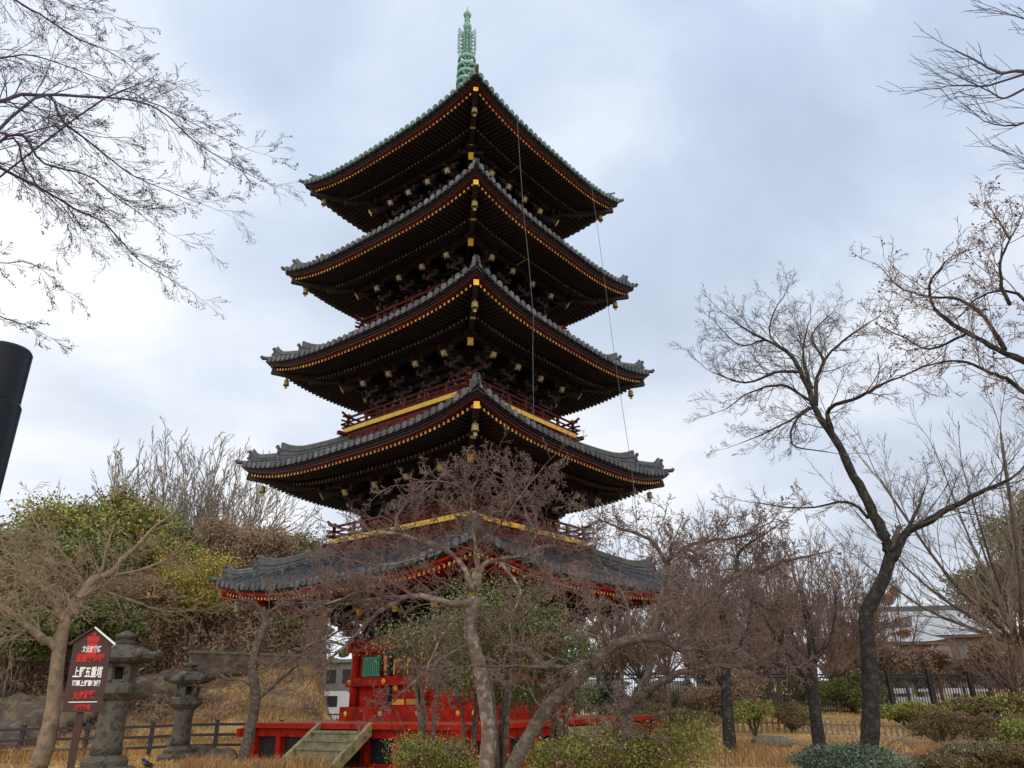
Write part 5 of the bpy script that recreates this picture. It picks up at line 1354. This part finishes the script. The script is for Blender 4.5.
# ================================================================== world and light
w = bpy.data.worlds.new('World'); sc.world = w; w.use_nodes = True
nt = w.node_tree; N = nt.nodes; L = nt.links
for n in list(N): N.remove(n)
out = N.new('ShaderNodeOutputWorld'); bg = N.new('ShaderNodeBackground'); L.new(bg.outputs[0], out.inputs[0])
sky = N.new('ShaderNodeTexSky'); sky.sky_type = 'NISHITA'; sky.sun_disc = False; sky.sun_elevation = R(24); sky.sun_rotation = R(-44); sky.air_density = 1; sky.dust_density = 1.5
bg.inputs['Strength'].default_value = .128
tc = N.new('ShaderNodeTexCoord'); sep = N.new('ShaderNodeSeparateXYZ'); L.new(tc.outputs['Generated'], sep.inputs[0])
def math_(op, a, b=None):
    n = N.new('ShaderNodeMath'); n.operation = op
    for k, v in enumerate((a, b)):
        if v is None: continue
        if isinstance(v, (int, float)): n.inputs[k].default_value = v
        else: L.new(v, n.inputs[k])
    return n.outputs[0]
zc = math_('ADD', math_('MAXIMUM', sep.outputs[2], 0.0), .38)
cmb = N.new('ShaderNodeCombineXYZ'); L.new(math_('DIVIDE', sep.outputs[0], zc), cmb.inputs[0]); L.new(math_('DIVIDE', sep.outputs[1], zc), cmb.inputs[1])
def noise(scale, detail, rough, off=(0, 0, 0), dist=0.):
    mp = N.new('ShaderNodeMapping'); mp.inputs['Location'].default_value = off; L.new(cmb.outputs[0], mp.inputs[0])
    n = N.new('ShaderNodeTexNoise'); n.inputs['Scale'].default_value = scale; n.inputs['Detail'].default_value = detail; n.inputs['Roughness'].default_value = rough; n.inputs['Distortion'].default_value = dist
    L.new(mp.outputs[0], n.inputs['Vector']); return n.outputs['Fac']
def ramp(f, *st):
    r = N.new('ShaderNodeValToRGB'); L.new(f, r.inputs[0]); e = r.color_ramp.elements
    while len(e) < len(st): e.new(.5)
    for q, (p, c) in zip(e, st): q.position = p; q.color = (*c, 1)
    return r.outputs[0]
def mixc(f, a, b, mode='MIX'):
    m = N.new('ShaderNodeMix'); m.data_type = 'RGBA'; m.blend_type = mode
    for k, v in ((0, f), (6, a), (7, b)):
        if isinstance(v, (int, float)): m.inputs[k].default_value = v
        elif isinstance(v, tuple): m.inputs[k].default_value = (*v, 1)
        else: L.new(v, m.inputs[k])
    return m.outputs[2]
# cloud deck: blue-grey undersides and bright breaks; colours are radiance x 10 (background strength .1)
deck = ramp(noise(2.1, 8, .52, (3.1, 1.7, 0), .35), (.36, (3.9, 4.6, 5.7)), (.48, (5.0, 5.7, 6.9)), (.55, (6.1, 6.6, 7.4)), (.63, (7.6, 7.8, 8.1)))
hi = ramp(sep.outputs[2], (.0, (8.6, 8.7, 8.9)), (.15, (7.4, 7.6, 8.0)), (.35, (5.8, 6.3, 7.2)), (.60, (4.4, 5.4, 7.2)), (.80, (3.9, 5.2, 7.4)), (1., (11, 11.5, 12)))  # last stop: unseen zenith brightened to throw more light on the foreground
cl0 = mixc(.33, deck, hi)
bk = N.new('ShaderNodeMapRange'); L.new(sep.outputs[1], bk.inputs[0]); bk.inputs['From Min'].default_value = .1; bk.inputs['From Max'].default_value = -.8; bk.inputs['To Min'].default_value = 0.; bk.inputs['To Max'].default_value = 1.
cl = mixc(bk.outputs[0], cl0, (16.5, 16.0, 15.2))   # bright cloud added unseen behind the camera to light the foreground
thin = ramp(noise(.8, 4, .5, (9.4, 2.2, 0)), (.5, (0, 0, 0)), (.75, (.15, .15, .15)))
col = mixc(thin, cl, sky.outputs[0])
SD = (math.sin(R(-44)) * math.cos(R(20)), math.cos(R(-44)) * math.cos(R(20)), math.sin(R(20)))
dt = N.new('ShaderNodeVectorMath'); dt.operation = 'DOT_PRODUCT'; L.new(tc.outputs['Generated'], dt.inputs[0]); dt.inputs[1].default_value = SD
glow = math_('POWER', math_('MAXIMUM', dt.outputs['Value'], 0.), 5.)
gm = N.new('ShaderNodeMix'); gm.data_type = 'RGBA'; gm.blend_type = 'ADD'; L.new(math_('MULTIPLY', glow, 1.), gm.inputs[0]); L.new(col, gm.inputs[6]); gm.inputs[7].default_value = (.8, .75, .6, 1)
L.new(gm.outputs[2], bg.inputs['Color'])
sun = bpy.data.lights.new('sun', 'SUN'); sun.energy = 1.2; sun.angle = R(20); sun.color = (1, .95, .88)
so = bpy.data.objects.new('sun', sun); COL.objects.link(so)
az = R(-44); el = R(24)   # behind the pagoda, to the left
dv = Vector((math.sin(az) * math.cos(el), math.cos(az) * math.cos(el), math.sin(el)))
so.rotation_euler = dv.to_track_quat('Z', 'Y').to_euler()
sc.view_settings.view_transform = 'Standard'; sc.view_settings.look = 'None'; sc.view_settings.gamma = 1; sc.view_settings.use_curve_mapping = False
sc.view_settings.exposure = 0.0
bpy.context.view_layer.update()
print('objects', len(bpy.data.objects), 'polys', sum(len(m.polygons) for m in bpy.data.meshes))
